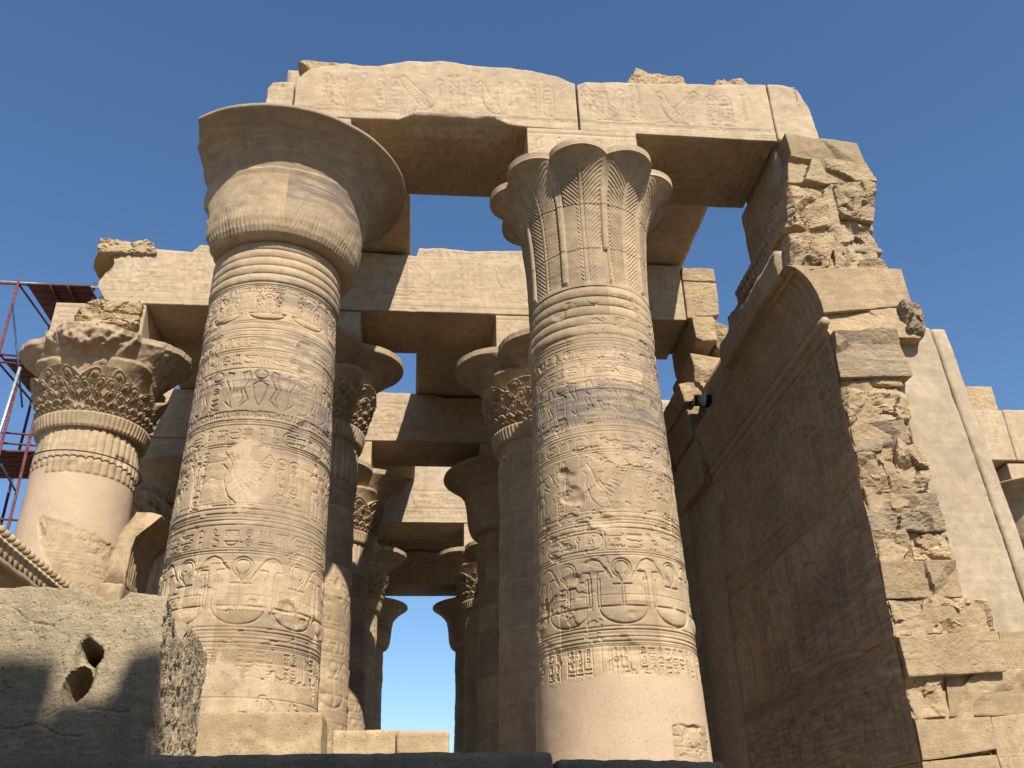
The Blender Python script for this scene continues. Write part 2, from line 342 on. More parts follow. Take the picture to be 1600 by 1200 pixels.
# ------------------------------------------------------------------ materials
def stone(name, A=(.545, .412, .268), B=(.455, .335, .212), dark=(.21, .17, .145), plaster=(.565, .42, .292), bump=.35, grain=1.0, streak=.5, rough=.9):
    A, B, dark, plaster = [tuple(.80 * x for x in q) for q in (A, B, dark, plaster)]
    m = bpy.data.materials.new(name); m.use_nodes = True; nt = m.node_tree; N = nt.nodes; L = nt.links
    bs = N['Principled BSDF']; bs.inputs['Roughness'].default_value = rough
    bs.inputs['Specular IOR Level'].default_value = .18
    geo = N.new('ShaderNodeNewGeometry'); pos = geo.outputs['Position']
    def noise(scale, det=4, vec=None, rgh=.55):
        n = N.new('ShaderNodeTexNoise'); n.inputs['Scale'].default_value = scale; n.inputs['Detail'].default_value = det; n.inputs['Roughness'].default_value = rgh
        L.new(vec or pos, n.inputs['Vector']); return n.outputs['Fac']
    def mapr(v, a, b, c=0, d=1):
        n = N.new('ShaderNodeMapRange'); n.inputs[1].default_value = a; n.inputs[2].default_value = b; n.inputs[3].default_value = c; n.inputs[4].default_value = d
        L.new(v, n.inputs[0]); return n.outputs[0]
    def mix(f, a, b, mode='MIX'):
        n = N.new('ShaderNodeMix'); n.data_type = 'RGBA'; n.blend_type = mode
        for sock, v in ((n.inputs[0], f), (n.inputs[6], a), (n.inputs[7], b)):
            if isinstance(v, (int, float)): sock.default_value = v
            elif isinstance(v, tuple): sock.default_value = (*v, 1)
            else: L.new(v, sock)
        return n.outputs[2]
    def math_(op, a, b=None):
        n = N.new('ShaderNodeMath'); n.operation = op
        for i, v in enumerate((a, b)):
            if v is None: continue
            if isinstance(v, (int, float)): n.inputs[i].default_value = v
            else: L.new(v, n.inputs[i])
        return n.outputs[0]
    def attr(nm):
        n = N.new('ShaderNodeAttribute'); n.attribute_name = nm; return n.outputs['Fac']
    mp = N.new('ShaderNodeMapping'); mp.inputs['Scale'].default_value = (1, 1, 9); L.new(pos, mp.inputs[0])
    big = mapr(noise(1.1, 5), .35, .65); st = mapr(noise(1.3, 5, mp.outputs[0]), .38, .62)
    c = mix(big, A, B)
    c = mix(math_('MULTIPLY', st, streak), c, tuple(.82 * x for x in B))
    tone = attr('tone'); plas = attr('plas'); stn = attr('stain_dark')
    med = mapr(noise(7, 5), .3, .7, .86, 1.12)
    c = mix(1.0, c, math_('MULTIPLY', med, mapr(tone, -1, 1, .74, 1.20)), 'MULTIPLY')
    c = mix(mapr(noise(.7, 3), .58, .72, 0, .35), c, (.38, .26, .175))          # pinkish iron patches
    c = mix(mapr(noise(3.3, 7, rgh=.75), .56, .68, 0, .60), c, tuple(.62 * x for x in B))  # weather stains
    mv = N.new('ShaderNodeMapping'); mv.inputs['Scale'].default_value = (4.5, 4.5, .6); L.new(pos, mv.inputs[0])
    c = mix(mapr(noise(1.0, 6, mv.outputs[0], .65), .56, .70, 0, .38), c, tuple(.55 * x for x in B))       # run-off streaks
    c = mix(mapr(noise(1.7, 7, rgh=.75), .60, .68, 0, .45), c, tuple(min(1, 1.22 * x) for x in A))           # salt bloom
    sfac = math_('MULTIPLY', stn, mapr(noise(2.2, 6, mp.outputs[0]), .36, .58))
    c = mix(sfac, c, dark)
    pc = mix(mapr(noise(2.0, 4), .35, .7), plaster, tuple(.88 * x for x in plaster))
    c = mix(plas, c, pc)
    pit = noise(38, 3, rgh=.6); pitm = mapr(pit, .27, .40, 1, 0)
    c = mix(math_('MULTIPLY', pitm, .55), c, tuple(.4 * x for x in B))
    speck = mapr(noise(90, 3, rgh=.7), .3, .7, .82, 1.14)
    c = mix(1.0, c, speck, 'MULTIPLY')
    L.new(c, bs.inputs['Base Color'])
    h1 = math_('MULTIPLY', noise(14, 6, rgh=.7), .018 * grain)
    h2 = math_('MULTIPLY', noise(55, 5, rgh=.7), .011 * grain)
    h3 = math_('MULTIPLY', pitm, -.010)
    h4 = math_('MULTIPLY', noise(5.5, 5, mp.outputs[0]), .007 * grain * (streak + .3))
    inv = mapr(plas, 0, 1, 1, .18)
    hh = math_('MULTIPLY', math_('ADD', math_('ADD', h1, h2), math_('ADD', h3, h4)), inv)
    b = N.new('ShaderNodeBump'); b.inputs['Strength'].default_value = bump; b.inputs['Distance'].default_value = 1.0
    L.new(hh, b.inputs['Height']); L.new(b.outputs[0], bs.inputs['Normal'])
    return m
def plain(name, col, rough=.6, metal=0.0, nz=.25):
    m = bpy.data.materials.new(name); m.use_nodes = True; nt = m.node_tree; bs = nt.nodes['Principled BSDF']
    n = nt.nodes.new('ShaderNodeTexNoise'); n.inputs['Scale'].default_value = 14; n.inputs['Detail'].default_value = 5
    r = nt.nodes.new('ShaderNodeMapRange'); r.inputs[1].default_value = .3; r.inputs[2].default_value = .7; r.inputs[3].default_value = 1 - nz; r.inputs[4].default_value = 1 + nz
    g = nt.nodes.new('ShaderNodeNewGeometry'); nt.links.new(g.outputs['Position'], n.inputs['Vector']); nt.links.new(n.outputs['Fac'], r.inputs[0])
    x = nt.nodes.new('ShaderNodeMix'); x.data_type = 'RGBA'; x.blend_type = 'MULTIPLY'; x.inputs[0].default_value = 1; x.inputs[6].default_value = (*col, 1)
    nt.links.new(r.outputs[0], x.inputs[7]); nt.links.new(x.outputs[2], bs.inputs['Base Color'])
    bs.inputs['Roughness'].default_value = rough; bs.inputs['Metallic'].default_value = metal; bs.inputs['Specular IOR Level'].default_value = .2
    return m
SAND = stone('sandstone')
SANDF = stone('sandstone_lintel', A=(.56, .435, .295), B=(.47, .355, .235), streak=.35)
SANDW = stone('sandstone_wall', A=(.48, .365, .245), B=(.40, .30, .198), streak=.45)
ROUGH = stone('broken_sandstone', A=(.52, .39, .235), B=(.42, .30, .175), bump=.6, streak=.4)
GREYST = stone('weathered_block_stone', A=(.50, .40, .26), B=(.40, .315, .205), bump=.8, grain=1.2, streak=.2)
CEMENT = stone('restoration_mortar', A=(.49, .39, .275), B=(.41, .325, .225), bump=.25, streak=.15)
RED = plain('red_painted_steel', (.12, .038, .040), .6, .1, .5)
BLUE = plain('dark_blue_tube', (.035, .05, .09), .5, .3)
GALV = plain('galvanised_tube', (.42, .43, .45), .4, .6)
PLANK = plain('scaffold_board', (.10, .045, .04), .8)
BLACK = plain('black_lamp_metal', (.012, .012, .013), .85)
GLASS = plain('lamp_glass', (.012, .013, .015), .8)
CABLE = plain('dark_cable', (.05, .045, .04), .7)
GROUND = stone('sand_ground', A=(.29, .24, .175), B=(.24, .195, .14), bump=.4)

# ------------------------------------------------------------------ ground and floor
g = mk('ground', [(-2500, -2500, -1.6), (2500, -2500, -1.6), (2500, 2500, -1.6), (-2500, 2500, -1.6)], np.array([[0, 1, 2, 3]]), GROUND, loc=(0, 0, -1.6)); struct(g)
V, F = box(-12, 22, 8.6, 60, -1.62, .02, 3, 2.0, .05, .0); struct(mk('temple_floor', V, F, GROUND))

# ------------------------------------------------------------------ columns
def radius(z): return .87 + .022 * (7.6 - z)
def shaft_relief(res, seed, ph, u=3.3):
    R = Relief(-u, u, 0, 7.9, res, seed)
    for z in (6.38, 6.34, 6.28, 6.06, 6.03, 5.78, 5.10, 5.05, 5.02, 4.98, 4.72, 4.69, 3.88, 3.82, 3.78, 3.74, 3.68, 3.37, 3.34, 2.50, 2.46, 2.38, 2.33, 2.28): R.hline(z, .009, .016)
    for z in (3.80, 5.03, 2.42, 6.31): R.hline(z, .016, .006)
    R.textrow(6.08, 6.26); R.textrow(5.80, 6.02); R.cobraband(5.18, 5.78, .62, ph); R.textrow(5.10, 5.18)
    R.textrow(4.73, 4.96); R.sceneband(3.89, 4.68, ph); R.textrow(3.39, 3.66)
    R.ankhband(2.51, 3.33, .68, ph + .04)
    if seed == 12:
        for z in (7.08, 7.05, 6.96, 6.50, 6.47): R.hline(z, .009, .016)
        R.textrow(6.97, 7.04); q = -u
        while q < u:
            R.line(arc(q + .28, 6.62, .26, .10, 180, 360, 12) + [(q + .02, 6.62)], .013, .026); R.puff(q + .28, 6.58, .2, .06, .02)
            R.king(q + .14, 6.64, .30, False, .02); R.cartouche(q + .24, 6.66, .09, .26, False); R.king(q + .44, 6.64, .30, True, .02); q += .62
    R.textcols(-u, u, 1.95, 2.27, .105, True, .25)
    R.joints((1.2, 1.75, 2.3, 2.86, 3.4, 3.95, 4.5, 5.08, 5.6, 6.12, 6.68, 7.2, 7.75), 1.5)
    R.rubble(90, (.012, .045), (.006, .02))
    return R
def shaft_mesh(parent, seed, ph, fine, res_z, mode, mat):
    """mode: 'bands' neck ridges, 'reeds' fluted neck; fine: number of front samples"""
    ztop = 7.95; nz = int(ztop / res_z)
    hf = math.radians(112)
    th = np.concatenate([np.linspace(-hf, hf, fine, endpoint=False), np.linspace(hf, 2 * math.pi - hf, 64, endpoint=False)])
    if fine < 150: th = np.linspace(-math.pi, math.pi, fine + 64, endpoint=False)
    z = np.linspace(0.0, ztop, nz)
    T, Z = np.meshgrid(th, z, indexing='ij'); Tw = (T + math.pi) % (2 * math.pi) - math.pi
    c = wloc(parent)
    R = shaft_relief(max(res_z * .95, .0062), seed, ph)
    H = R.sample(Tw * .97, Z)
    r = radius(Z)
    P = np.stack([np.sin(T).ravel() * .95 + c.x, -np.cos(T).ravel() * .95 + c.y, Z.ravel()], 1)
    n1 = fbm(P, 1.3, seed, 4).reshape(T.shape); n2 = fbm(P, 6, seed + 3, 4).reshape(T.shape); n3 = fbm(P, .8, seed + 31, 3).reshape(T.shape)
    wear = np.clip((n3 + .30) * 3.0, .45, 1.0)
    # neck
    if mode == 'bands':
        zb = 6.45 if seed == 11 else 7.12; nb = 5.0; st = .152 if seed == 11 else .135
        k = (Z - zb) / st; m = (Z > zb) & (k < nb)
        H = np.where(Z > zb - .01, 0, H)
        H = H + np.where(m, .036 * np.abs(np.sin(np.pi * k)) ** .4 - .004, 0)
    else:
        H = np.where(Z > 6.2, 0, H)
        H = H + np.where((Z > 6.55), .034 * np.abs(np.sin(T * 20)) ** .6, 0)
        H = H + np.where((Z < 6.55) & (Z > 6.40), .02 * np.sqrt(np.abs(np.sin(np.pi * (Z - 6.4) / .05))), 0)
    plas = np.zeros_like(Z)
    jag = .05 * n2 * 2 + .07 * n1
    if mode == 'bands':
        lim = 1.96 if seed == 11 else 1.30
        plas = np.clip((lim + jag - Z) / .012, 0, 1)
        if seed == 11:
            hole = (Tw > .36 - .03 * n2) & (Tw < 1.05) & (Z < 1.46 + jag * .5 - .25 * np.clip(.5 - Tw, 0, 1)); plas = np.where(hole, 0, plas)
        else:
            for (a, zz, ra, rz) in ((.05, 2.06, .26, .16), (.48, 1.95, .17, .17), (.02, 2.98, .13, .22), (.0, 4.3, .38, .42)):
                plas = np.maximum(plas, np.clip((1 - np.hypot((Tw - a + .45 * n2 + .3 * n1) / ra, (Z - zz + .3 * n1 + .3 * n2) / rz)) * 9, 0, .62))
    elif seed == 41:                      # far left column: large smooth restored area
        e = -.15 + .5 * n3 + .25 * np.sin(Z * 1.7)
        plas = np.clip((e - Tw) / .05, 0, 1) * np.clip((6.7 - Z) / .02, 0, 1)
        plas = np.maximum(plas, np.clip((Z - 5.6 + .25 * Tw + jag) / .03, 0, 1) * np.clip((6.55 - Z) / .02, 0, 1))
    H = H * (1 - plas) * wear + plas * (.006 if mode == 'bands' else .012)
    # drum tones and stains
    course = np.floor((Z + 2.2 + .1 * (seed % 5)) / .565).astype(np.int64)
    off = _hash(course, course * 0 + 3, course * 0 + seed, 5)
    half = np.floor((Tw + off * 2.0) / 1.25).astype(np.int64)
    tone = _hash(course, half, course * 0 + seed, 9)
    H = H + .004 * tone * (1 - plas)
    def win(a, b, s=.04): return np.clip((Z - a) / s, 0, 1) * np.clip((b - Z) / s, 0, 1)
    stain_dark = np.zeros_like(Z)
    if mode == 'bands':
        stain_dark = 1.0 * win(5.10, 5.76) * np.clip(.95 + 1.2 * n1 + .15 * Tw, 0, 1)
        stain_dark = np.maximum(stain_dark, .7 * win(5.9, 6.45) * np.clip(.35 + Tw * .9 + n1, 0, 1))
        stain_dark = np.maximum(stain_dark, .65 * win(4.6, 5.1) * np.clip(Tw * 1.5 + .2 + n1, 0, 1))
        stain_dark = np.maximum(stain_dark, .6 * win(6.75, 7.25) * (Tw > .18) * (seed != 11))
        stain_dark = np.maximum(stain_dark, .5 * win(2.9, 3.5) * np.clip(n1 * 3, 0, 1))
    stain_dark = np.maximum(stain_dark, np.clip(n1 * 1.4 - .2, 0, .28))
    r = r + H + .008 * n1 + .004 * n2
    r = r - .05 * np.clip(fbm(P, 2.6, seed + 8, 3).reshape(T.shape) - .30, 0, .2) * 3 * (1 - plas) * (Z < 7)
    ch = fbm(P * np.array([1, 1, 1.5]), 5.5, seed + 61, 5).reshape(T.shape); m4 = np.clip((fbm(P, 1.1, seed + 71, 3).reshape(T.shape) - .02) * 6, 0, 1)
    r = r - .012 * np.clip((ch - .20) / .04, 0, 1) * m4 * (1 - plas) * (Z < 7.1)
    V = np.stack([c.x + r * np.sin(T), c.y - r * np.cos(T), Z], -1).reshape(-1, 3)
    return mk('shaft', V, gridfaces(len(th), nz, True), mat, parent, tone=tone.ravel() * .7, plas=plas.ravel(), stain_dark=stain_dark.ravel())
def lobes(T, n, d, a, ph=0.0):
    f = (T - ph + math.pi / n) % (2 * math.pi / n) - math.pi / n
    return d * np.cos(f) + np.sqrt(np.maximum(a * a - (d * np.sin(f)) ** 2, 1e-4)), f
def surf_rings(c, T, Z, Rr):
    return np.stack([c.x + Rr * np.sin(T), c.y - Rr * np.cos(T), Z], -1).reshape(-1, 3)
def bell_capital(parent, seed, fine=360, nz=170, broken=True, mat=SAND):
    c = wloc(parent)
    prof = [(7.78, .84), (7.80, .98), (7.84, 1.045), (7.92, 1.095), (8.05, 1.135), (8.25, 1.165), (8.5, 1.185), (8.72, 1.21), (8.90, 1.275), (9.05, 1.38), (9.18, 1.50), (9.30, 1.64), (9.36, 1.73), (9.385, 1.775), (9.40, 1.795), (9.44, 1.80), (9.445, 1.76), (9.44, 1.4), (9.44, .6)]
    s = np.linspace(0, 1, nz); pz = np.array(prof); L = np.r_[0, np.cumsum(np.hypot(np.diff(pz[:, 0]), np.diff(pz[:, 1])))]; L /= L[-1]
    z = np.interp(s, L, pz[:, 0]); r = np.interp(s, L, pz[:, 1])
    th = np.linspace(-math.pi, math.pi, fine, endpoint=False); T, Z = np.meshgrid(th, z, indexing='ij'); Rr = np.repeat(r[None], fine, 0)
    V = surf_rings(c, T, Z, Rr); n = fbm(V, 2, seed, 4).reshape(T.shape); n2 = fbm(V, 9, seed + 2, 3).reshape(T.shape)
    # incised leaf strokes on the lower cup, fans of three
    H = np.zeros_like(T)
    for k in range(26):
        tc = -math.pi + (k + .5) * 2 * math.pi / 26
        sl = .22 * math.sin(k * 2.3) + .1; lo = .05 * math.sin(k * 3.7)
        for e in (-.035, 0, .035):
            x = (T - tc - e * (1.6 - (Z - 7.9) * 1.9) - sl * (Z - 8.1)) ; H = np.minimum(H, -.014 * np.clip(1 - np.abs(x) / .011, 0, 1) * np.clip((Z - 7.9) / .05, 0, 1) * np.clip((8.38 + lo + .10 * math.sin(k * 5) - Z) / .1, 0, 1))
    H += -.012 * np.clip((np.abs(np.sin(T * 55)) - .4), 0, 1) * np.clip((8.02 - Z) / .08, 0, 1) * (Z > 7.82)
    step = np.clip((Z - (8.80 + .05 * n)) / .01, 0, 1); H = H - .018 * step * np.clip((9.3 - Z) / .1, 0, 1)     # broken bed joint of the lower drum
    H += np.where((np.abs(T - .17) < .007) & (Z < 8.8), -.012, 0)
    Rr = Rr + H + .014 * n + .004 * n2 - .02 * np.clip(-n - .25, 0, 1) * (Z > 9.3)
    V = surf_rings(c, T, Z, Rr)
    if broken:                                       # the whole left side has sheared off
        lim = c.x - .90 - .15 * (V[:, 2] - 7.9) + .09 * fbm(V, 3.5, 5, 4) + .05 * np.floor(V[:, 2] * 4 % 2)
        V[:, 0] = np.maximum(V[:, 0], lim)
    stain_dark = np.clip(np.where(T > .17, .9, .15) * (Z > 8.0) * np.clip(1.4 - np.abs(Z - 8.45 - .12 * np.sin(T * 2)) * 4, 0, 1), 0, 1).ravel() * (np.abs(T.ravel()) < 1.4)
    stain_dark = np.maximum(stain_dark, .35 * (Z.ravel() > 8.85))
    return mk('capital', V, gridfaces(fine, nz, True), mat, parent, tone=np.where(T.ravel() < .17, .25, -.2) * (Z.ravel() < 8.8), stain_dark=stain_dark)
def palm_capital(parent, seed, fine=1000, nz=330, n=9, ph=-.2):
    c = wloc(parent)
    z1 = np.linspace(7.24, 9.33, nz - 16); z = np.r_[z1, 9.333, 9.337, 9.36, 9.40, 9.42, 9.438, 9.442, 9.445, np.full(8, 9.445)]
    s = np.clip((z - 7.24) / 2.10, 0, 1); base = .885 + .13 * s ** 2 + .43 * s ** 6.5; w = .06 + .94 * np.clip((s - .45) / .55, 0, 1) ** 2.3; w = w * np.clip(s / .15, 0, 1)
    th = np.linspace(-math.pi, math.pi, fine, endpoint=False); T, Z = np.meshgrid(th, z, indexing='ij')
    Lb, f = lobes(T, n, 1.0, .46, ph); ln = Lb / 1.46
    W = np.repeat(w[None], fine, 0); B = np.repeat(base[None], fine, 0)
    Rr = B * (1 - W + W * ln)
    V = surf_rings(c, T, Z, Rr); nn = fbm(V, 2, seed, 4).reshape(T.shape); n2 = fbm(V, 8, seed + 2, 3).reshape(T.shape); n3 = fbm(V, 1.2, seed + 12, 3).reshape(T.shape)
    arcu = np.abs(f) * Rr; half = math.pi / n * Rr
    sl_ = np.r_[0, np.cumsum(np.hypot(np.diff(z), np.diff(base * 1.06)))]; SL = np.repeat(sl_[None], fine, 0)
    chev = ((SL - 1.15 * arcu) / .066) % 1.0
    gro = -.019 * np.clip(1 - np.abs(chev - .5) / .30, 0, 1)
    inside = (arcu > .035) & (arcu < half - .06)
    H = np.where(inside, gro, 0) * np.clip(1.1 + 1.3 * n3, .4, 1)
    H += np.where(np.abs(arcu - .03) < .009, -.016, 0) * (Z < 9.1)                     # rib edges
    cusp = half - arcu
    H += np.where(cusp < .05, .035 * np.sqrt(np.clip(1 - (cusp / .05) ** 2, 0, 1)), 0) * np.clip((8.9 - Z) / .3, 0, 1)   # rods between the leaves
    H += np.where(np.abs(cusp - .062) < .012, -.03, 0) * np.clip((9.0 - Z) / .3, 0, 1)
    H *= np.clip((Z - 7.28) / .05, 0, 1) * np.clip((9.335 - Z) / .01, 0, 1)
    lf = np.floor((T - ph + math.pi / n) / (2 * math.pi / n))
    patch = (T > ph - math.pi / n + .05) & (f < -.09) & (np.abs(T - ph) < math.pi / n) & (Z < 8.62); H = np.where(patch, -.004, H)   # a blank repair strip
    patch2 = (np.abs(T - ph - .26) < .10) & (Z < 7.85) & (Z > 7.3); H = np.where(patch2, -.006, H)
    H += np.where(np.abs(Z - 8.62 - .02 * n3) < .007, -.012, 0) + np.where(np.abs(Z - 7.88 - .01 * np.floor(T * 3)) < .006, -.012, 0)
    k = np.repeat((np.arange(len(z)) >= len(z) - 8)[None], fine, 0)
    Rr = Rr + H + .012 * nn + .004 * n2
    inw = np.r_[.99, np.linspace(.97, .35, 7)]; Rr[:, -8:] = Rr[:, -9:-8] * inw[None]
    Rr[:, -9] *= .996; Rr[:, -17:-15] += .010
    V = surf_rings(c, T, Z, Rr)
    tone = _hash(lf.astype(np.int64), (Z * 1.6).astype(np.int64), lf.astype(np.int64) * 0, 3) * .6 + patch * -.3
    return mk('capital', V, gridfaces(fine, len(z), True), SAND, parent, tone=tone.ravel(), stain_dark=np.clip(nn.ravel() * 1.5 - .1, 0, .5))
def tier(c, n, d, a, z0, z1, r0, ph, seed, fine, nz=40, power=2.2, rim=.09, amp=.02, scale=1.0, inner=.5):
    z = np.r_[np.linspace(z0, z1, nz), z1 + .004, z1 + rim * .5, z1 + rim - .004, z1 + rim, z1 + rim + .002, z1 + rim + .003, z1 + rim + .004]
    s = np.clip((z - z0) / (z1 - z0), 0, 1)
    th = np.linspace(-math.pi, math.pi, fine, endpoint=False); T, Z = np.meshgrid(th, z, indexing='ij')
    Lb, f = lobes(T, n, d, a, ph); W = np.repeat((s ** power)[None], fine, 0)
    # narrow stem at the foot of each lobe
    Rr = r0 * (1 + .05 * np.cos(f * n / 1.0) * (1 - W)) * (1 - W) + Lb * scale * W
    Rr[:, -3] *= .985; Rr[:, -2] *= .9; Rr[:, -1] *= inner
    if n >= 8: Rr = Rr - .022 * np.abs(np.sin(f * n * 1.5)) ** .5 * (1 - W) * (Z < z1)
    V = surf_rings(c, T, Z, Rr); nn = fbm(V, 3, seed, 4).reshape(T.shape); n2 = fbm(V, 10, seed + 9, 3).reshape(T.shape)
    cz = np.clip(.12 - np.abs(fbm(V, 4.5, seed + 3, 4).reshape(T.shape)), 0, 1)
    Rr = Rr + amp * nn * 1.2 + amp * .6 * n2 - amp * 5 * cz
    Zz = Z + amp * 1.0 * fbm(V * np.array([1, 1, .0]), 4, seed + 4, 3).reshape(T.shape) * W
    return surf_rings(c, T, Zz, Rr), gridfaces(fine, len(z), True)
def composite_capital(parent, seed, fine=320, damage=.02, R=1.72):
    c = wloc(parent)
    a = R * .54; d = R - a
    V, F = tier(c, 4, d, a, 7.95, 9.20, .86, 0, seed, fine, 60, 2.4, .12, damage * .8)
    if damage > .03:                               # sheared front umbel of the far left column
        q = fbm(V, 2.2, 77, 4); m = np.clip((c.y - 1.05 - V[:, 1]) / .3, 0, 1) * (V[:, 2] > 8.3)
        V[:, 1] += m * (.18 + .35 * q) ; V[:, 2] += m * .12 * q
    cap = mk('capital', V, F, SAND, parent, tone=0, stain_dark=.25)
    mb = MB()
    V, F = tier(c, 4, .78, .50, 7.75, 8.74, .86, math.pi / 4, seed + 4, max(fine, 360), 40, 2.0, .05, min(damage, .02)); mb.add(V, F, 0.0, .1)
    # overlapping rows of curled leaves, carved into one bell surface
    nf = 900 if fine > 400 else 560; zz = np.linspace(7.66, 8.62, 240 if fine > 400 else 130)
    th = np.linspace(-math.pi, math.pi, nf, endpoint=False); T, Z = np.meshgrid(th, zz, indexing='ij')
    Rr = .88 + .16 * ((Z - 7.66) / .96) ** 1.3; P = surf_rings(c, T, Z, Rr); nl = fbm(P, 3.0, seed + 40, 3).reshape(T.shape)
    for (cnt, ph, zt, zb, r0, bulge, vol) in ((8, .39, 8.56, 7.8, .93, .30, 1), (16, .0, 8.34, 7.75, .92, .24, 1), (16, .196, 8.14, 7.7, .91, .19, 1), (32, .0, 7.95, 7.66, .92, .13, 1), (48, .03, 7.80, 7.6, .94, .07, 0)):
        per = 2 * math.pi / cnt; u = ((T - ph + per / 2) % per - per / 2) / (per / 2); idx = np.floor((T - ph + per / 2) / per).astype(np.int64)
        hsh = _hash(idx, idx * 0 + cnt, idx * 0 + seed, 3); hgt = zt - zb
        top = zt - .30 * hgt * np.abs(u) ** 2.4 + .03 * hsh * hgt + .05 * nl
        q = np.clip((Z - zb) / np.maximum(top - zb, .01), 0, 1.2)
        leaf = r0 + bulge * q ** 2.2 + .03 * (1 - u * u) - .02 * (np.abs(u) > .93)
        leaf -= .012 * np.clip(1 - np.abs(u) / .06, 0, 1) + .010 * np.abs(np.sin(u * 9)) * (q < .8)
        if vol:
            for sg in (-1, 1):
                du = (u - sg * .46) * per * .5 * 1.05; dv = Z - (top - .17 * hgt); rad = np.hypot(du, dv); an = np.arctan2(dv, du * sg)
                R0 = .15 * hgt + .012; m = rad < R0
                leaf = np.where(m, leaf + .045 * (1 - (rad / R0) ** 2) - .030 * (np.sin(an + rad / R0 * 9) > .1), leaf)
        keep = (Z < top) & (_hash(idx, idx * 0 + 7, idx * 0 + seed + cnt, 8) < (.9 if damage < .03 else .75))
        Rr = np.where(keep, np.maximum(Rr, leaf), Rr)
    Rr = Rr + .012 * nl + .010 * fbm(P, 14, seed + 41, 3).reshape(T.shape)
    mb.add(surf_rings(c, T, Z, Rr), gridfaces(nf, len(zz), True), .0, .15)
    # beaded foot ring
    th = np.linspace(-math.pi, math.pi, 420, endpoint=False); z = np.r_[7.42, 7.425, np.linspace(7.43, 7.70, 14)]; T, Z = np.meshgrid(th, z, indexing='ij')
    s = (Z - 7.42) / .28; Rr = np.where(Z < 7.423, .84, .95 + .07 * s) + .03 * np.abs(np.sin(T * 36)) ** .6 * (s > .1) * (s < .93)
    mb.add(surf_rings(c, T, Z, Rr), gridfaces(420, 16, True))
    mb.build('leaf_tiers', SAND, cap)
    return cap
def abacus(parent, hw, z0, z1, seed, x=None, rel=True):
    c = wloc(parent); x = c.x if x is None else x
    p, F = lattice(110, 24, 44)
    q = roundbox(p, (hw * 2, 1.7, z1 - z0), .012)
    V = q + np.array([x - hw, c.y - .85, z0])
    if rel:
        R = Relief(-hw, hw, 0, z1 - z0, .013, seed); R.hline(z1 - z0 - .1); R.textrow(.16, z1 - z0 - .12)
        V[:, 1] -= np.where(p[:, 1] < .001, R.sample(V[:, 0] - x, V[:, 2] - z0), 0)
    V[:, 1] += .012 * fbm(V, 2.5, seed)
    return mk('abacus', V, F, SANDF, parent, tone=.1, stain_dark=.1)

ROWY = {1: 11.45, 2: 16.8, 3: 23.1, 4: 29.4, 5: 36.5}
XL, XR, X0 = -2.10, 2.46, -6.22
c1 = thing('temple_column', (XL, 11.45, 0), 'tall carved sandstone column at front left with plain bell capital broken on its left side', 'column', 'temple columns')
shaft_mesh(c1, 12, .10, 720, .0066, 'bands', SAND); bell_capital(c1, 5, 520, 240); abacus(c1, .93, 9.42, 10.13, 3, x=-2.06)
c2 = thing('temple_column', (XR, 11.45, 0), 'tall carved sandstone column at front right with scalloped palm leaf capital', 'column', 'temple columns')
shaft_mesh(c2, 11, -.10, 720, .0066, 'bands', SAND); palm_capital(c2, 9); abacus(c2, .85, 9.42, 10.13, 4, x=2.38)
# second row
c0 = thing('temple_column', (X0, 16.8, 0), 'weathered column by the scaffold with broken many-tiered flower capital and smooth patched shaft', 'column', 'temple columns')
shaft_mesh(c0, 41, .3, 300, .018, 'reeds', SAND); composite_capital(c0, 21, 420, .05, 1.64); abacus(c0, .85, 9.3, 10.1, 6, x=-6.25)
r2 = thing('temple_column', (XL, 16.8, 0), 'shaded column half hidden behind the front left column, lit only near its foot', 'column', 'temple columns')
shaft_mesh(r2, 42, .15, 220, .02, 'reeds', SAND); composite_capital(r2, 23, 360, .012, 1.74); abacus(r2, .87, 9.3, 10.1, 7, x=-2.1)
r2b = thing('temple_column', (XR, 16.8, 0), 'shaded column half hidden behind the front right column under a large flower capital', 'column', 'temple columns')
shaft_mesh(r2b, 43, .45, 220, .02, 'reeds', SAND); composite_capital(r2b, 24, 360, .02, 1.76); abacus(r2b, .87, 9.3, 10.1, 8, x=2.36)
# deeper rows: copies share their meshes
rb = thing('temple_column', (XR, 23.1, 0), 'dark bell capital column third from the front on the right of the passage', 'column', 'temple columns')
shaft_mesh(rb, 44, .2, 140, .035, 'reeds', SAND); bell_capital(rb, 31, 200, 70, False); abacus(rb, .87, 9.42, 10.1, 9, rel=False)
copy_tree(r2, (XL, 23.1, 0), 'third column from the front left of the passage, its flower capital partly sunlit', 'temple columns')
copy_tree(r2, (X0, 23.1, 0), 'dark column in the deep shade between the scaffolded column and the front left column', 'temple columns')
copy_tree(r2b, (XL, 29.4, 0), 'fourth column from the front on the left of the passage, wholly in shade', 'temple columns')
copy_tree(r2b, (XR, 29.4, 0), 'fourth column from the front on the right of the passage with sunlit rim and leaves', 'temple columns')
copy_tree(rb, (XL, 36.5, 0), 'farthest bell capital column on the left edge of the bright sky opening', 'temple columns')
copy_tree(rb, (XR, 36.5, 0), 'farthest bell capital column on the right edge of the bright sky opening', 'temple columns')

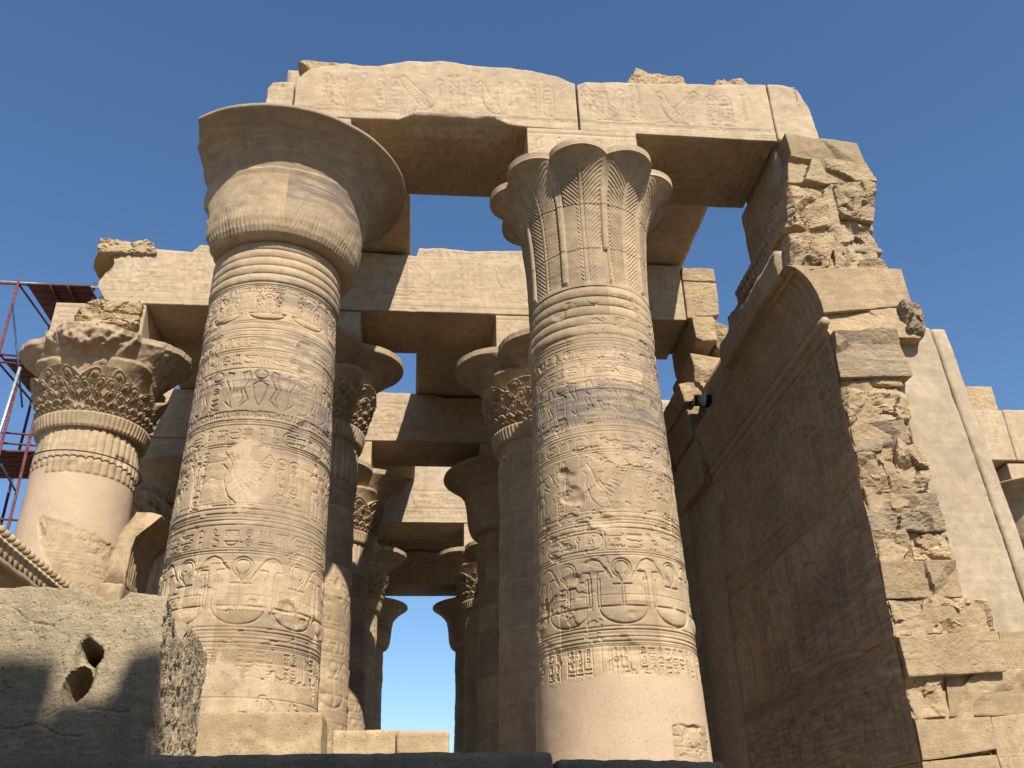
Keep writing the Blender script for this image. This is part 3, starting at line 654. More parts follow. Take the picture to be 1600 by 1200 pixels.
# ------------------------------------------------------------------ architraves
def beam(name, x0, x1, y0, y1, top, bot, seed, label=None, cat='architrave block', group='architrave blocks', res=.014, relief=None, under=None, mat=SANDF, parent=None, rad=.012, amp=.01, endx=None, tone=.1, stain_dark=.12):
    nx = int((x1 - x0) / res); ny = max(6, int((y1 - y0) / max(.04, res * 2))); nz = int((top[0][1] - bot[0][1]) / res)
    p, F = lattice(nx, ny, nz)
    q = roundbox(p, (x1 - x0, y1 - y0, 1.2), rad) / np.array([x1 - x0, y1 - y0, 1.2])
    X = x0 + q[:, 0] * (x1 - x0); Y = y0 + q[:, 1] * (y1 - y0)
    zt = np.interp(X, [t[0] for t in top], [t[1] for t in top]); zb = np.interp(X, [t[0] for t in bot], [t[1] for t in bot])
    # roughness of the broken top and bottom fades towards intact edges
    P = np.stack([X, Y, X * 0], 1); zt = zt + .035 * fbm(P, 3, seed, 4)
    dz = (zb - bot[0][1]) * np.clip(1 - (Y - y0) / .35, 0, 1) + bot[0][1]
    Z = dz + q[:, 2] * (zt - dz)
    V = np.stack([X, Y, Z], 1)
    if relief is not None:
        V[:, 1] -= np.where(p[:, 1] < 1e-6, relief.sample(X, Z), 0)
    if under is not None:
        V[:, 2] -= np.where(p[:, 2] < 1e-6, under.sample(X, Y), 0)
    if endx is not None: V[:, 0] = endx(V)
    N = fbm(V, 2.2, seed + 2, 5); V[:, 1] += amp * 1.5 * N; V[:, 2] += amp * .5 * fbm(V, 2.5, seed + 6, 3)
    o = mk(name, V, F, mat, parent, tone=tone, stain_dark=stain_dark)
    if label: tag(o, label, cat, group)
    return o
def lintel_relief(x0, x1, z0, z1, seed, res=.011):
    R = Relief(x0, x1, z0, z1, res, seed); R.d = .018; R.w = .011
    R.textrow(z0 + .125, z0 + .195); R.joints((z0 + .02, z0 + .9), 2.6, .006, .01)
    for z in (z0 + .08, z0 + .12, z0 + .20): R.hline(z, .008, .012)
    u = x0 + .25; k = seed
    while u < x1 - .7:
        m = k % 3
        if m == 0: R.winged(u + .3, z0 + .22, .75, False, .018); u += .95
        elif m == 1:
            R.cartouche(u, z0 + .26, .17, .62, False); R.cartouche(u + .22, z0 + .26, .17, .62, False); u += .48
        else: R.winged(u + .4, z0 + .22, .75, True, .018); R.textcols(u + .62, u + .85, z0 + .24, z1 - .35, .11, False); u += .95
        k += 1
    for _ in range(9):
        uu = R.rs.uniform(x0, x1 - .5); R.textcols(uu, uu + R.rs.uniform(.12, .4), z0 + R.rs.uniform(.24, .5), z0 + R.rs.uniform(.6, .95), .1, False, .2)
    R.rubble(70, (.01, .06), (.003, .012))
    return R
U1 = Relief(-2.5, 6.3, 10.5, 12.4, .02, 4); U1.d = .025
for yy in (10.75, 11.1, 11.5, 11.9, 12.2): U1.hline(yy)
for yy in (10.78, 11.15, 11.55, 11.95): U1.textrow(yy, yy + .3)
B0 = [(-9, 10.13), (9, 10.13)]
topL = [(-2.01, 10.86), (-1.81, 11.12), (-1.28, 11.26), (-.78, 11.26), (-.29, 11.40), (.21, 11.45), (.72, 11.38), (1.33, 11.37), (1.74, 11.30), (2.05, 11.24), (2.34, 11.12)]
botL = [(-2.01, 10.13), (-1.14, 10.14), (-.43, 10.15), (-.21, 10.30), (.13, 10.31), (.71, 10.29), (1.01, 10.34), (1.25, 10.17), (1.53, 10.14), (2.3, 10.13)]
beam('architrave_block', -2.00, 2.335, 10.60, 12.30, topL, botL, 3, 'long carved lintel block bridging from the bell capital to the palm capital, uneven top', relief=lintel_relief(-2.0, 2.34, 10.13, 11.5, 3), under=U1)
beam('architrave_block', 2.365, 5.50, 10.605, 12.30, [(2.36, 11.10), (2.5, 11.18), (3.6, 11.2), (5.5, 11.32)], [(2.36, 10.13), (5.5, 10.10)], 5, 'carved lintel block spanning from the palm capital to the broken wall', relief=lintel_relief(2.3, 5.5, 10.13, 11.5, 5), under=U1)
beam('architrave_block', 5.525, 6.20, 10.60, 12.2, [(5.5, 11.32), (6.05, 11.26), (6.12, 11.1), (6.22, 10.7)], [(5.5, 10.13), (6.3, 10.15)], 7, 'short plain end block of the top lintel above the broken wall', res=.03, amp=.03, endx=lambda V: V[:, 0] - np.where(V[:, 0] > 6.0, .10 * np.clip(V[:, 2] - 10.5, 0, 1) + .05 * fbm(V, 4, 8), 0))
beam('architrave_block', -2.42, -2.025, 10.60, 12.2, [(-2.42, 10.68), (-2.34, 10.82), (-2.0, 10.84)], [(-2.42, 10.13), (-2, 10.13)], 8, 'small square end block of the top lintel over the bell capital', res=.02, relief=lintel_relief(-2.42, -2.0, 10.13, 11, 9), endx=lambda V: V[:, 0] + np.where(V[:, 0] < -2.35, .03 * fbm(V, 6, 8), 0))
def loose(name, quad, y0, y1, seed, label, cat, group=None, res=.032, rad=.07, amp=.06, cuts=4, mat=ROUGH, facets=0):
    V, F = rough_block(quad, y0, y1, seed, res, rad, amp, facets=facets, cuts=cuts); return tag(mk(name, V, F, mat, None, tone=.25, stain_dark=.08, smooth=False), label, cat, group)
loose('stone_slab', ((-2.15, 11.80), (-.75, 11.74), (-.7, 11.36), (-1.75, 11.42)), 11.05, 12.2, 31, 'thin broken slab lying on the left top of the long front lintel', 'stone slab', res=.04, rad=.05, amp=.04, cuts=2)
loose('stone_block', ((3.55, 12.2), (4.35, 12.08), (4.5, 11.28), (3.0, 11.24)), 11.2, 12.1, 32, 'larger weathered stone lump on top of the right front lintel', 'stone block')
loose('stone_block', ((4.95, 12.05), (5.4, 12.08), (5.95, 11.33), (4.6, 11.33)), 11.2, 12.0, 33, 'smaller rounded stone lump on top of the right front lintel', 'stone block')

# second row beam
top2 = [(-6.5, 11.25), (-6.3, 11.42), (-5.8, 11.56), (-5.5, 11.45), (-4.7, 11.42), (-4.55, 11.6), (-1.9, 11.6), (-.15, 11.5), (-.1, 11.72), (1.0, 11.70), (2.14, 11.74), (2.5, 11.6), (5.5, 11.5)]
def U2f(y0, seed):
    R = Relief(-8.6, 6.3, y0, y0 + 1.8, .03, seed)
    for q in (.15, .55, .95, 1.35): R.hline(y0 + q); R.textrow(y0 + q + .05, y0 + q + .32)
    return R
U2 = U2f(15.9, 6)
def rel2(seed):
    R = Relief(-6.6, 6.3, 10.1, 11.8, .016, seed); R.d = .016; R.w = .015
    for z in (10.2, 10.26, 10.42, 10.70, 11.42): R.hline(z, .014, .015)
    R.textrow(10.45, 10.67); R.textrow(11.46, 11.66)
    u = -6.3; k = 0
    while u < 6:
        if k % 2: R.winged(u + .3, 10.74, .62, k % 4 == 1); u += .8
        else: R.textcols(u, u + .5, 10.74, 11.38, .13, False); u += .6
        k += 1
    R.rubble(80, (.02, .08), (.006, .018)); return R
R2 = rel2(5)
def brokenend(V):
    cut = -6.42 + .22 * np.abs(np.sin((V[:, 2] - 9.6) * 3.1)) + .15 * fbm(V, 2.5, 4, 4) + np.clip(V[:, 1] - 15.95, 0, 2) * -.1
    return np.maximum(V[:, 0], cut)
beam('architrave_block', -6.62, -2.14, 15.95, 17.65, top2, B0, 11, 'left lintel block of the second row with a broken end above the scaffolded column', relief=R2, under=U2, res=.02, endx=brokenend, amp=.02)
beam('architrave_block', -2.11, 2.36, 15.95, 17.65, top2, B0, 12, 'middle lintel block of the second row, seen between the two front columns', relief=R2, under=U2, res=.018)
beam('architrave_block', 2.39, 5.48, 15.96, 17.65, top2, B0, 13, 'right lintel block of the second row, mostly behind the palm capital', relief=R2, under=U2, res=.025)
loose('stone_block', ((-6.55, 11.62), (-5.5, 11.62), (-5.35, 11.3), (-6.75, 11.2)), 15.85, 17.2, 41, 'eroded stone overhanging the broken left end of the second row lintel', 'stone block', amp=.08)
loose('stone_block', ((-6.35, 10.12), (-5.45, 10.12), (-5.42, 9.5), (-6.95, 9.45)), 15.75, 17.0, 42, 'crumbled stone heap on top of the broken flower capital beside the scaffold', 'stone block', amp=.12, cuts=6, rad=.14)
# rows three to five
def deep_row(y, seed, xs, labels, ztop):
    for (a, b), lab in zip(xs, labels):
        Rr = Relief(a, b, 10.1, 11.8, .03, seed); Rr.w = .022; Rr.d = .03
        for z in (10.2, 10.28, 10.6, 11.2): Rr.hline(z)
        Rr.textrow(10.32, 10.56); Rr.textrow(10.64, 11.16)
        beam('architrave_block', a, b, y, y + 1.7, [(a, ztop), (a + (b - a) * .55, ztop - .03), (a + (b - a) * .6, ztop - .12), (b, ztop - .08)], B0, seed, lab, relief=Rr, res=.035, amp=.02)
        seed += 3
deep_row(22.25, 51, ((-7.3, -2.12), (-2.08, 2.40), (2.43, 8.0)), ('lintel block in the shade far left in the third row', 'middle lintel block of the third row, its left part sunlit', 'right lintel block of the third row hidden behind columns'), 11.55)
deep_row(28.55, 61, ((-8.4, -2.12), (-2.08, 2.40), (2.43, 8.0)), ('left lintel block of the fourth row in the shade', 'middle lintel block of the fourth row with a scarred sunlit face', 'right lintel block of the fourth row in the shade'), 12.35)
deep_row(35.70, 71, ((-8.4, -2.12), (-2.08, 2.40), (2.43, 8.0)), ('left end of the last dark lintel in the shade', 'farthest dark lintel directly above the bright sky opening', 'right end of the last dark lintel in the shade'), 11.5)
# ceiling slabs
def cslab(x0, x1, y0, y1, z0, z1, seed, label):
    V, F = box(x0, x1, y0, y1, z0, z1, seed, .09, .02, .02); tag(mk('ceiling_slab', V, F, SANDF, None, tone=-.1, stain_dark=.3), label, 'ceiling slab', 'ceiling slabs')
cslab(-2.35, -.28, 11.6, 17.0, 11.62, 12.12, 81, 'ceiling slab above the bell capital running back to the second row')
cslab(3.3, 5.60, 11.5, 17.2, 11.60, 12.1, 82, 'ceiling slab right of the palm capital running back to the second row')
cslab(-6.3, -1.35, 17.5, 23.2, 11.545, 12.1, 83, 'dark ceiling slab behind the scaffolded column')
cslab(-.13, 5.4, 16.9, 23.2, 11.545, 12.05, 84, 'ceiling slab behind the second row lintel beside the small sky window')
cslab(-8.4, -.12, 23.3, 28.5, 11.6, 12.05, 85, 'ceiling slab over the left side of the third bay')
cslab(2.9, 8.0, 23.3, 28.5, 11.6, 12.05, 86, 'ceiling slab over the right side of the third bay')
cslab(-8.4, -1.045, 30.3, 36.4, 11.55, 12.0, 87, 'ceiling slab over the left side of the last bay')
cslab(-1.05, 8.0, 30.3, 36.3, 11.55, 12.0, 88, 'ceiling slab over the right side of the last bay')
# interior side wall on the left, deep in the shade
mb = MB(); rs = random.Random(5); z = 0.0
while z < 11.3:
    h = .75; y = 26.0
    while y < 38:
        w = rs.uniform(1.4, 2.2); V, F = box(-9.5, -8.5, y, min(38, y + w) - .01, z, z + h - .01, int(y * 7 + z * 13), .3, .02, .01); mb.add(V, F, rs.uniform(-.5, .5)); y += w
    z += h
tag(mb.build('inner_wall', SANDW), 'dark inner wall of coursed blocks deep behind the scaffolded column', 'wall')

# ------------------------------------------------------------------ right side wall
FX = 5.55
def side_wall(y0, y1, label, seed, lip_end, frieze_end, res=.02, ends=None, fr0=None):
    w = thing('side_wall', (6.2, (y0 + y1) / 2, 0), label, 'wall')
    # carved face looking left
    nz = int(6.62 / res); ny = int((y1 - y0) / res)
    R = Relief(y0, y1, 0, 6.7, res, seed); R.w = max(.022, res); R.d = .06
    for z in (2.22, 2.30, 4.28, 4.36, 4.62, 6.45, 1.0): R.hline(z, .026, .07)
    R.textcols(y0, y1, 4.66, 6.4, .24); R.textrow(4.38, 4.6)
    u = y0 + .5; k = 0
    while u < y1: R.king(u, 2.36, 1.85, k % 2 == 1, .07); R.textcols(u + .5, u + .85, 2.6, 4.2, .17); u += 1.5; k += 1
    u = y0 + .3
    while u < y1: R.king(u, 1.02, 1.1, False, .06); u += .8
    R.joints((0.1, .7, 1.3, 1.9, 2.5, 3.1, 3.7, 4.3, 4.9, 5.5, 6.1), 1.2, .01, .02); R.rubble(140, (.04, .2), (.01, .035))
    yy = np.linspace(y0, y1, ny); zz = np.linspace(0, 6.62, nz); Y, Z = np.meshgrid(yy, zz, indexing='ij')
    X = np.full_like(Y, FX) - R.sample(Y, Z) * np.clip((Y - y0 - .04) / .15, 0, 1)
    P = np.stack([X.ravel(), Y.ravel(), Z.ravel()], 1); n = fbm(P, 1.5, seed, 4); X = X.ravel() + .025 * n + .012 * fbm(P, 8, seed + 1, 3)
    V = np.stack([X, Y.ravel(), Z.ravel()], 1)
    # return the front edge into the wall
    stain_dark = np.clip((4.4 - .16 * (V[:, 1] - y0) - .45 * np.clip(V[:, 1] - y0 - 1, 0, 9) ** .5 - V[:, 2]) * 2.5 + n, 0, 1) * .75  # lower part of the face mixed darker, its edge sloping down towards the back
    tone = _hash((V[:, 2] / .6).astype(np.int64), ((V[:, 1] + .5 * np.floor(V[:, 2] / .6)) / 1.2).astype(np.int64), np.zeros(len(V), np.int64), 3)
    face = mk('carved_face', V, gridfaces(ny, nz)[:, ::-1], SANDW, w, tone=tone * .5, stain_dark=stain_dark)
    # solid core
    V, F = box(FX + .06, 6.55, y0 + .25, y1, 0, 8.55, seed + 3, .2, .03, .03); mk('masonry_core', V, F, SANDW, w, tone=-.1)
    # torus moulding
    V, F = tube([(FX + .01, y0 + .02 + i * (y1 - y0) / 40, 6.68 + .004 * math.sin(i * 2)) for i in range(41)], .07, 12); mk('torus_moulding', V, F, SANDW, w, tone=0)
    # cavetto cornice with ribs
    ny2 = int((y1 - y0) / .017); s = np.linspace(0, 1, 36); Y, S = np.meshgrid(np.linspace(y0, y1, ny2), s, indexing='ij')
    z = 6.76 + .82 * S; x = FX + .03 - .46 * (1 - np.sqrt(np.clip(1 - S ** 2.0, 0, 1))) + .03 * S
    rib = .06 * np.abs(np.sin(Y * math.pi / .17)) ** .45 * (S > .04) * (S < .93)
    P = np.stack([x.ravel(), Y.ravel(), z.ravel()], 1); nn = fbm(P, 2.2, seed + 5, 4).reshape(Y.shape)
    ero = np.clip((Y - lip_end) / .12, 0, 1)                     # lip broken away beyond lip_end
    x = x - rib + .03 * nn; x = np.where(x < FX - .24, x + ero * (FX - .20 - x) * .9, x)
    V = np.stack([x.ravel(), Y.ravel(), z.ravel()], 1); mk('cavetto_cornice', V, gridfaces(ny2, 36)[:, ::-1], SANDW, w, tone=0, stain_dark=.2)
    # lip band on top of the cavetto and battered course above it
    def prism(name, prof, ya, yb, seed2, res=.05, amp=.03, ex=None):
        n = len(prof) ; ny_ = int((yb - ya) / res) + 2; pr = []
        for k in range(n):
            a, b = np.array(prof[k]), np.array(prof[(k + 1) % n]); m = max(1, int(np.linalg.norm(b - a) / .06))
            for q in range(m): pr.append(a + (b - a) * q / m)
        pr = np.array(pr); m = len(pr); Yv = np.linspace(ya, yb, ny_)
        A = np.zeros((m, ny_ + 2, 3)); A[:, 1:-1, 0] = pr[:, 0:1]; A[:, 1:-1, 2] = pr[:, 1:2]; A[:, 1:-1, 1] = Yv[None]
        cc = pr.mean(0); A[:, 0] = (cc[0], ya, cc[1]); A[:, -1] = (cc[0], yb, cc[1])
        Vv = A.reshape(-1, 3); Vv = Vv + amp * np.stack([fbm(Vv, 2.8, seed2 + q, 4) for q in range(3)], 1) * np.array([1, .6, 1])
        if ex: Vv = ex(Vv)
        return mk(name, Vv, gridfaces(m, ny_ + 2, True), SANDW, w, tone=0, stain_dark=.15)
    prism('cornice_lip', [(FX - .43, 7.55), (FX - .46, 7.80), (FX - .42, 8.02), (FX + .3, 8.04), (FX + .3, 7.58)], y0 + .25, lip_end, seed + 21, amp=.035)
    prism('upper_course', [(FX - .12, 7.55), (FX - .20, 8.15), (FX - .16, 8.62), (FX + .55, 8.62), (FX + .55, 7.7)], y0 + .3, min(y1, frieze_end + .5), seed + 23, amp=.07)
    # row of rearing cobras
    mb = MB(); y = (fr0 or y0 + .4)
    rs = random.Random(seed)
    while y < frieze_end:
        for (dx, dz, r, sy) in ((-.02, .10, .065, 1.0), (-.05, .22, .055, .9), (-.02, .30, .04, .7)):
            ph = np.linspace(0, 2 * np.pi, 11)[:-1]; lat = np.linspace(-1.5, 1.5, 7); A, Bq = np.meshgrid(ph, lat, indexing='ij')
            Vv = np.stack([FX - .13 + dx + r * 1.1 * np.cos(A) * np.cos(Bq), y + r * sy * np.sin(A) * np.cos(Bq), 8.48 + dz + r * 1.5 * np.sin(Bq)], -1).reshape(-1, 3)
            mb.add(Vv + rs.uniform(-.008, .008), gridfaces(10, 7, True), 0)
        y += .155 + rs.uniform(-.006, .006)
    mb.build('cobra_frieze', SANDW, w)
    return w
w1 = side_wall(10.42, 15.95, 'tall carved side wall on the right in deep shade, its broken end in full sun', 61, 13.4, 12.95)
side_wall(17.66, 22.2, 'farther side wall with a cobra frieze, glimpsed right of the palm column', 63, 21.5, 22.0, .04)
# pier above the cornice, carrying the front lintel
mb = MB()
V, F = box(5.50, 6.6, 10.75, 12.45, 8.4, 10.09, 201, .08, .03, .03); mb.add(V, F, .0)
V, F = box(5.6, 6.62, 10.72, 15.9, .3, 8.2, 202, .3, .03, .03); mb.add(V, F, .0)
mb.build('anta_core', SANDW, w1)
RB = [
  ((5.54,10.09), (6.69,9.96), (6.75,9.52), (5.58,9.61)),
  ((5.54,9.64), (6.76,9.55), (6.85,9.20), (5.45,9.15)),
  ((5.40,9.04), (6.07,9.03), (5.89,8.28), (5.33,8.39)),
  ((6.16,9.11), (6.85,9.23), (6.64,8.43), (6.15,8.49)),
  ((5.27,8.17), (6.03,8.17), (5.88,7.59), (5.22,7.49)),
  ((5.91,8.48), (6.74,8.46), (6.70,7.92), (5.92,7.93)),
  ((5.92,7.89), (6.74,7.90), (6.69,7.56), (5.87,7.57)),
  ((5.13,7.60), (6.88,7.61), (6.90,6.99), (5.54,6.82)),
  ((5.54,6.82), (6.89,6.97), (6.90,6.44), (5.60,6.46)),
  ((5.60,6.48), (6.53,6.54), (6.62,5.83), (5.58,5.78)),
  ((5.58,5.75), (6.46,5.81), (6.49,5.21), (5.58,5.12)),
  ((5.58,5.12), (6.48,5.19), (6.45,4.74), (5.58,4.71)),
  ((5.58,4.69), (6.14,4.79), (6.06,4.21), (5.59,4.18)),
  ((6.16,4.89), (6.53,4.80), (6.51,4.18), (6.05,4.19)),
  ((5.56,4.11), (6.54,4.16), (6.57,3.65), (5.55,3.64)),
  ((5.55,3.66), (6.08,3.65), (6.07,3.27), (5.56,3.25)),
  ((6.08,3.65), (6.59,3.62), (6.57,3.29), (6.07,3.27)),
  ((5.56,3.24), (6.57,3.27), (6.56,2.83), (5.58,2.81)),
  ((5.58,2.80), (6.27,2.81), (6.21,2.40), (5.57,2.36)),
  ((6.30,2.83), (6.85,2.80), (6.90,2.41), (6.23,2.40)),
  ((5.58,2.34), (6.83,2.40), (6.80,1.94), (5.60,1.89)),
  ((5.60,1.88), (6.05,1.90), (6.00,1.47), (5.58,1.44)),
  ((6.11,1.90), (7.00,1.94), (6.98,1.48), (6.05,1.47)),
  ((5.58,1.42), (6.49,1.45), (6.47,1.11), (5.57,1.00)),
  ((6.51,1.45), (7.26,1.51), (7.27,1.04), (6.47,1.02)),
  ((6.90,2.41), (7.56,2.44), (7.49,1.96), (6.85,1.95)),
  ((5.56,0.99), (6.45,1.05), (6.47,0.53), (5.55,0.52)),
  ((6.47,1.02), (7.27,1.04), (7.27,0.58), (6.50,0.54)),
]
#        front y offset, facets, rough amp per block
RBP = [(0, 2, .012), (-.02, 3, .02), (.02, 9, .05), (-.04, 8, .05), (.0, 8, .04), (.12, 6, .03), (.05, 5, .03), (.02, 0, .012), (.04, 2, .015), (-.10, 2, .015), (.05, 9, .035),
       (.03, 4, .02), (.04, 9, .045), (.0, 6, .045), (.03, 5, .03), (.02, 5, .03), (.08, 8, .04), (-.02, 2, .014), (.02, 3, .02), (.06, 6, .03), (-.06, 0, .014), (.03, 5, .025), (.12, 0, .012),
       (.0, 0, .012), (.05, 0, .012), (.10, 0, .012), (.0, 0, .012), (.05, 0, .012)]
mb = MB(); mb2 = MB()
for i, (q, (dy, nf, am)) in enumerate(zip(RB, RBP)):
    q2 = tuple((x + (.001 if k in (0, 3) else -.001), z + (.004 if k < 2 else -.002)) for k, (x, z) in enumerate(q))
    def cav(V, p):
        S = np.clip((V[:, 2] - 6.82) / .78, 0, 1); lin = 5.54 - .41 * S; cur = 5.56 - .44 * (1 - np.sqrt(np.clip(1 - S * S, 0, 1)))
        V[:, 0] += (cur - lin) * (1 - p[:, 0]) ** 2; return V
    V, F = rough_block(q2, 10.42 + dy * .7, 11.3, 300 + i, .021, yfn=cav if i == 7 else None, rad=.012 if nf < 3 else .022, amp=am, facets=nf, fdepth=.05 if nf > 5 else .03, cuts=0 if nf < 4 else 2)
    mb.add(V, F, ((i * 37) % 11 - 5) / 7.0, .15 + .5 * (i in (9, 11, 14, 5)))
for i, (z0, z1, xr) in enumerate(((8.35, 9.25, 6.70), (7.5, 8.45, 6.60), (5.7, 6.6, 6.50), (4.6, 5.8, 6.42), (3.6, 4.7, 6.45), (2.7, 3.7, 6.50), (1.9, 2.8, 6.8), (.4, 2.0, 7.2))):
    V, F = rough_block(((5.60, z1), (xr, z1), (xr, z0), (5.60, z0)), 10.49, 11.2, 370 + i, .03, .04, .025, facets=8, fdepth=.03); mb.add(V, F, .1 * (i % 3) - .1, .2)
mb.build('broken_masonry', ROUGH, w1, smooth=False)
V, F = rough_block(((6.66, 7.02), (6.97, 6.95), (6.96, 6.45), (6.70, 6.48)), 10.28, 10.9, 391, .025, .08, .035, facets=8, cuts=4)
mk('projecting_stone', V, F, ROUGH, w1, tone=-.4, stain_dark=.9, smooth=False)
# rendered restoration pilaster to the right of the broken end
pl = thing('pilaster', (7.2, 11.2, 0), 'smooth pale restored pilaster with one long groove, right of the broken wall end', 'pilaster')
def batt(V, p=None):
    V[:, 1] += np.where(V[:, 1] < 10.8, .004 * np.clip(1 - np.abs(((V[:, 2] + .1 * np.floor(V[:, 0] * 2.1)) % .47) - .2) / .035, 0, 1) + .03 * fbm(V, 1.6, 47, 5), 0)
    V[:, 0] += (6.75 - V[:, 2]) * .062 * np.clip((V[:, 0] - 6.9) / .3, 0, 1); return V
V, F = rough_block(((6.5, 6.74), (7.19, 6.74), (7.19, 2.42), (6.5, 2.42)), 10.62, 12.0, 401, .03, .012, .012); mk('body', batt(V), F, CEMENT, pl, tone=0)
V, F = rough_block(((7.208, 6.73), (7.42, 6.73), (7.42, 1.96), (7.208, 1.96)), 10.62, 12.0, 402, .05, .014, .006); mk('edge_strip', batt(V), F, CEMENT, pl, tone=.1)
V, F = rough_block(((6.6, 6.70), (7.40, 6.70), (7.40, .0), (6.6, .0)), 10.70, 11.9, 403, .2, .012, .004); mk('backing', batt(V), F, CEMENT, pl, tone=-.1)
mb = MB()
for i, (q, dy) in enumerate(((((7.58, 2.44), (8.6, 2.44), (8.6, 1.98), (7.52, 1.98)), .12), (((7.28, 1.93), (8.6, 1.93), (8.6, 1.52), (7.28, 1.52)), .16), (((7.3, 1.5), (8.6, 1.5), (8.6, 1.05), (7.3, 1.05)), .1), (((7.3, 1.0), (8.6, 1.0), (8.6, .3), (7.3, .3)), .1))):
    V, F = rough_block(q, 10.42 + dy, 11.6, 420 + i, .05, .015, .012); mb.add(V, F, (i % 3 - 1) * .5)
mb.build('footing', ROUGH, pl)

# pier at the end of the second row lintel
pr = thing('ruined_pier', (5.9, 16.8, 0), 'stepped ruin of a pier right of the palm column, pale blocks in sun', 'pier')
mb = MB()
PB = [((5.50, 11.46), (6.23, 11.45), (6.23, 11.10), (5.50, 11.12)), ((5.50, 11.10), (6.23, 11.08), (6.20, 10.28), (5.50, 10.17)), ((5.55, 10.16), (6.02, 10.15), (6.05, 9.60), (5.58, 9.55)), ((6.03, 10.2), (6.34, 10.0), (6.22, 9.45), (6.06, 9.55)),
      ((5.48, 9.38), (6.2, 9.28), (6.1, 8.76), (5.55, 8.78)), ((5.16, 8.68), (5.85, 8.66), (6.0, 8.2), (5.20, 8.2)), ((5.25, 8.18), (6.0, 8.18), (6.0, 7.5), (5.30, 7.5)), ((5.35, 7.48), (6.1, 7.48), (6.1, 6.5), (5.35, 6.5))]
for i, q in enumerate(PB):
    V, F = rough_block(q, 15.93 - (.10 if i == 2 else 0) + (.1 if i in (4, 6) else 0), 17.5, 440 + i, .035, .03, .022, facets=3 if i in (3, 5) else 0, cuts=1 if i > 1 else 0); mb.add(V, F, (i % 3 - 1) * .4, .15)
mb.build('masonry', ROUGH, pr, smooth=False)
V, F = box(5.53, 6.5, 15.97, 17.64, 0, 8.0, 460, .3, .02, .02); mk('core', V, F, SANDW, pr, tone=0)
fl = thing('floodlight', (5.55, 15.62, 8.0), 'small black floodlight fixed to the ruined pier above the cornice', 'floodlight')
def obox(x0, x1, y0, y1, z0, z1, rad=.02, n=6):
    p, F = lattice(n, n, n); return roundbox(p, (x1 - x0, y1 - y0, z1 - z0), rad) + np.array([x0, y0, z0]), F
V, F = obox(5.34, 5.78, 15.5, 15.76, 8.02, 8.28); V[:, 2] += (15.76 - V[:, 1]) * -.5; mk('housing', V, F, BLACK, fl)
V, F = obox(5.38, 5.74, 15.485, 15.5, 8.0, 8.2, .006, 3); V[:, 2] += (15.76 - V[:, 1]) * -.5; mk('glass', V, F, GLASS, fl)
V, F = tube([(5.3, 15.93, 8.15), (5.3, 15.62, 8.12), (5.82, 15.62, 8.12), (5.82, 15.93, 8.15)], .015, 8); mk('bracket', V, F, BLACK, fl)

# ------------------------------------------------------------------ far right structure
mb_l = [(14.2, 16.5, 9.82, 11.38, 500, 'left one of two pale lintel blocks beyond the pilaster'), (16.53, 19.5, 9.82, 11.40, 501, 'right one of two pale lintel blocks beyond the pilaster')]
for x0, x1, z0, z1, sd, lab in mb_l:
    Rr = Relief(x0, x1, z0, z1, .03, sd); Rr.hline(z0 + .1); Rr.hline(z0 + .2)
    beam('architrave_block', x0, x1, 22.2, 23.8, [(x0, z1), (x1, z1)], [(x0, z0), (x1, z0)], sd, lab, relief=Rr, res=.05)
loose('stone_block', ((14.9, 12.2), (16.5, 12.2), (16.5, 11.40), (14.8, 11.40)), 22.3, 23.6, 503, 'low rectangular block on top of the lintel beyond the pilaster', 'stone block', amp=.02, rad=.03, cuts=0)
fc = copy_tree(rb, (17.1, 23.1, -.35), 'bell capital column at the right frame edge beyond the pilaster', 'temple columns')

# ------------------------------------------------------------------ low blocks before the front columns
V, F = rough_block(((-2.15, 1.52), (-.90, 1.50), (-.86, .0), (-2.15, .0)), 9.8, 10.55, 601, .03, .02, .016, facets=3, fdepth=.02)
tag(mk('stone_block', V, F, ROUGH, None, tone=.2, stain_dark=.1), 'broad plain sunlit block standing before the foot of the bell capital column', 'stone block')
V, F = rough_block(((-.86, 1.44), (-.18, 1.44), (-.18, 0.), (-.86, 0.)), 10.65, 11.3, 602, .035, .025, .016)
tag(mk('stone_block', V, F, ROUGH, None, tone=.35), 'left one of two low blocks in the passage between the front columns', 'stone block')
V, F = rough_block(((-.176, 1.43), (.40, 1.42), (.40, 0.), (-.176, 0.)), 10.63, 11.3, 603, .035, .025, .016)
tag(mk('stone_block', V, F, ROUGH, None, tone=.2), 'right one of two low blocks in the passage between the front columns', 'stone block')

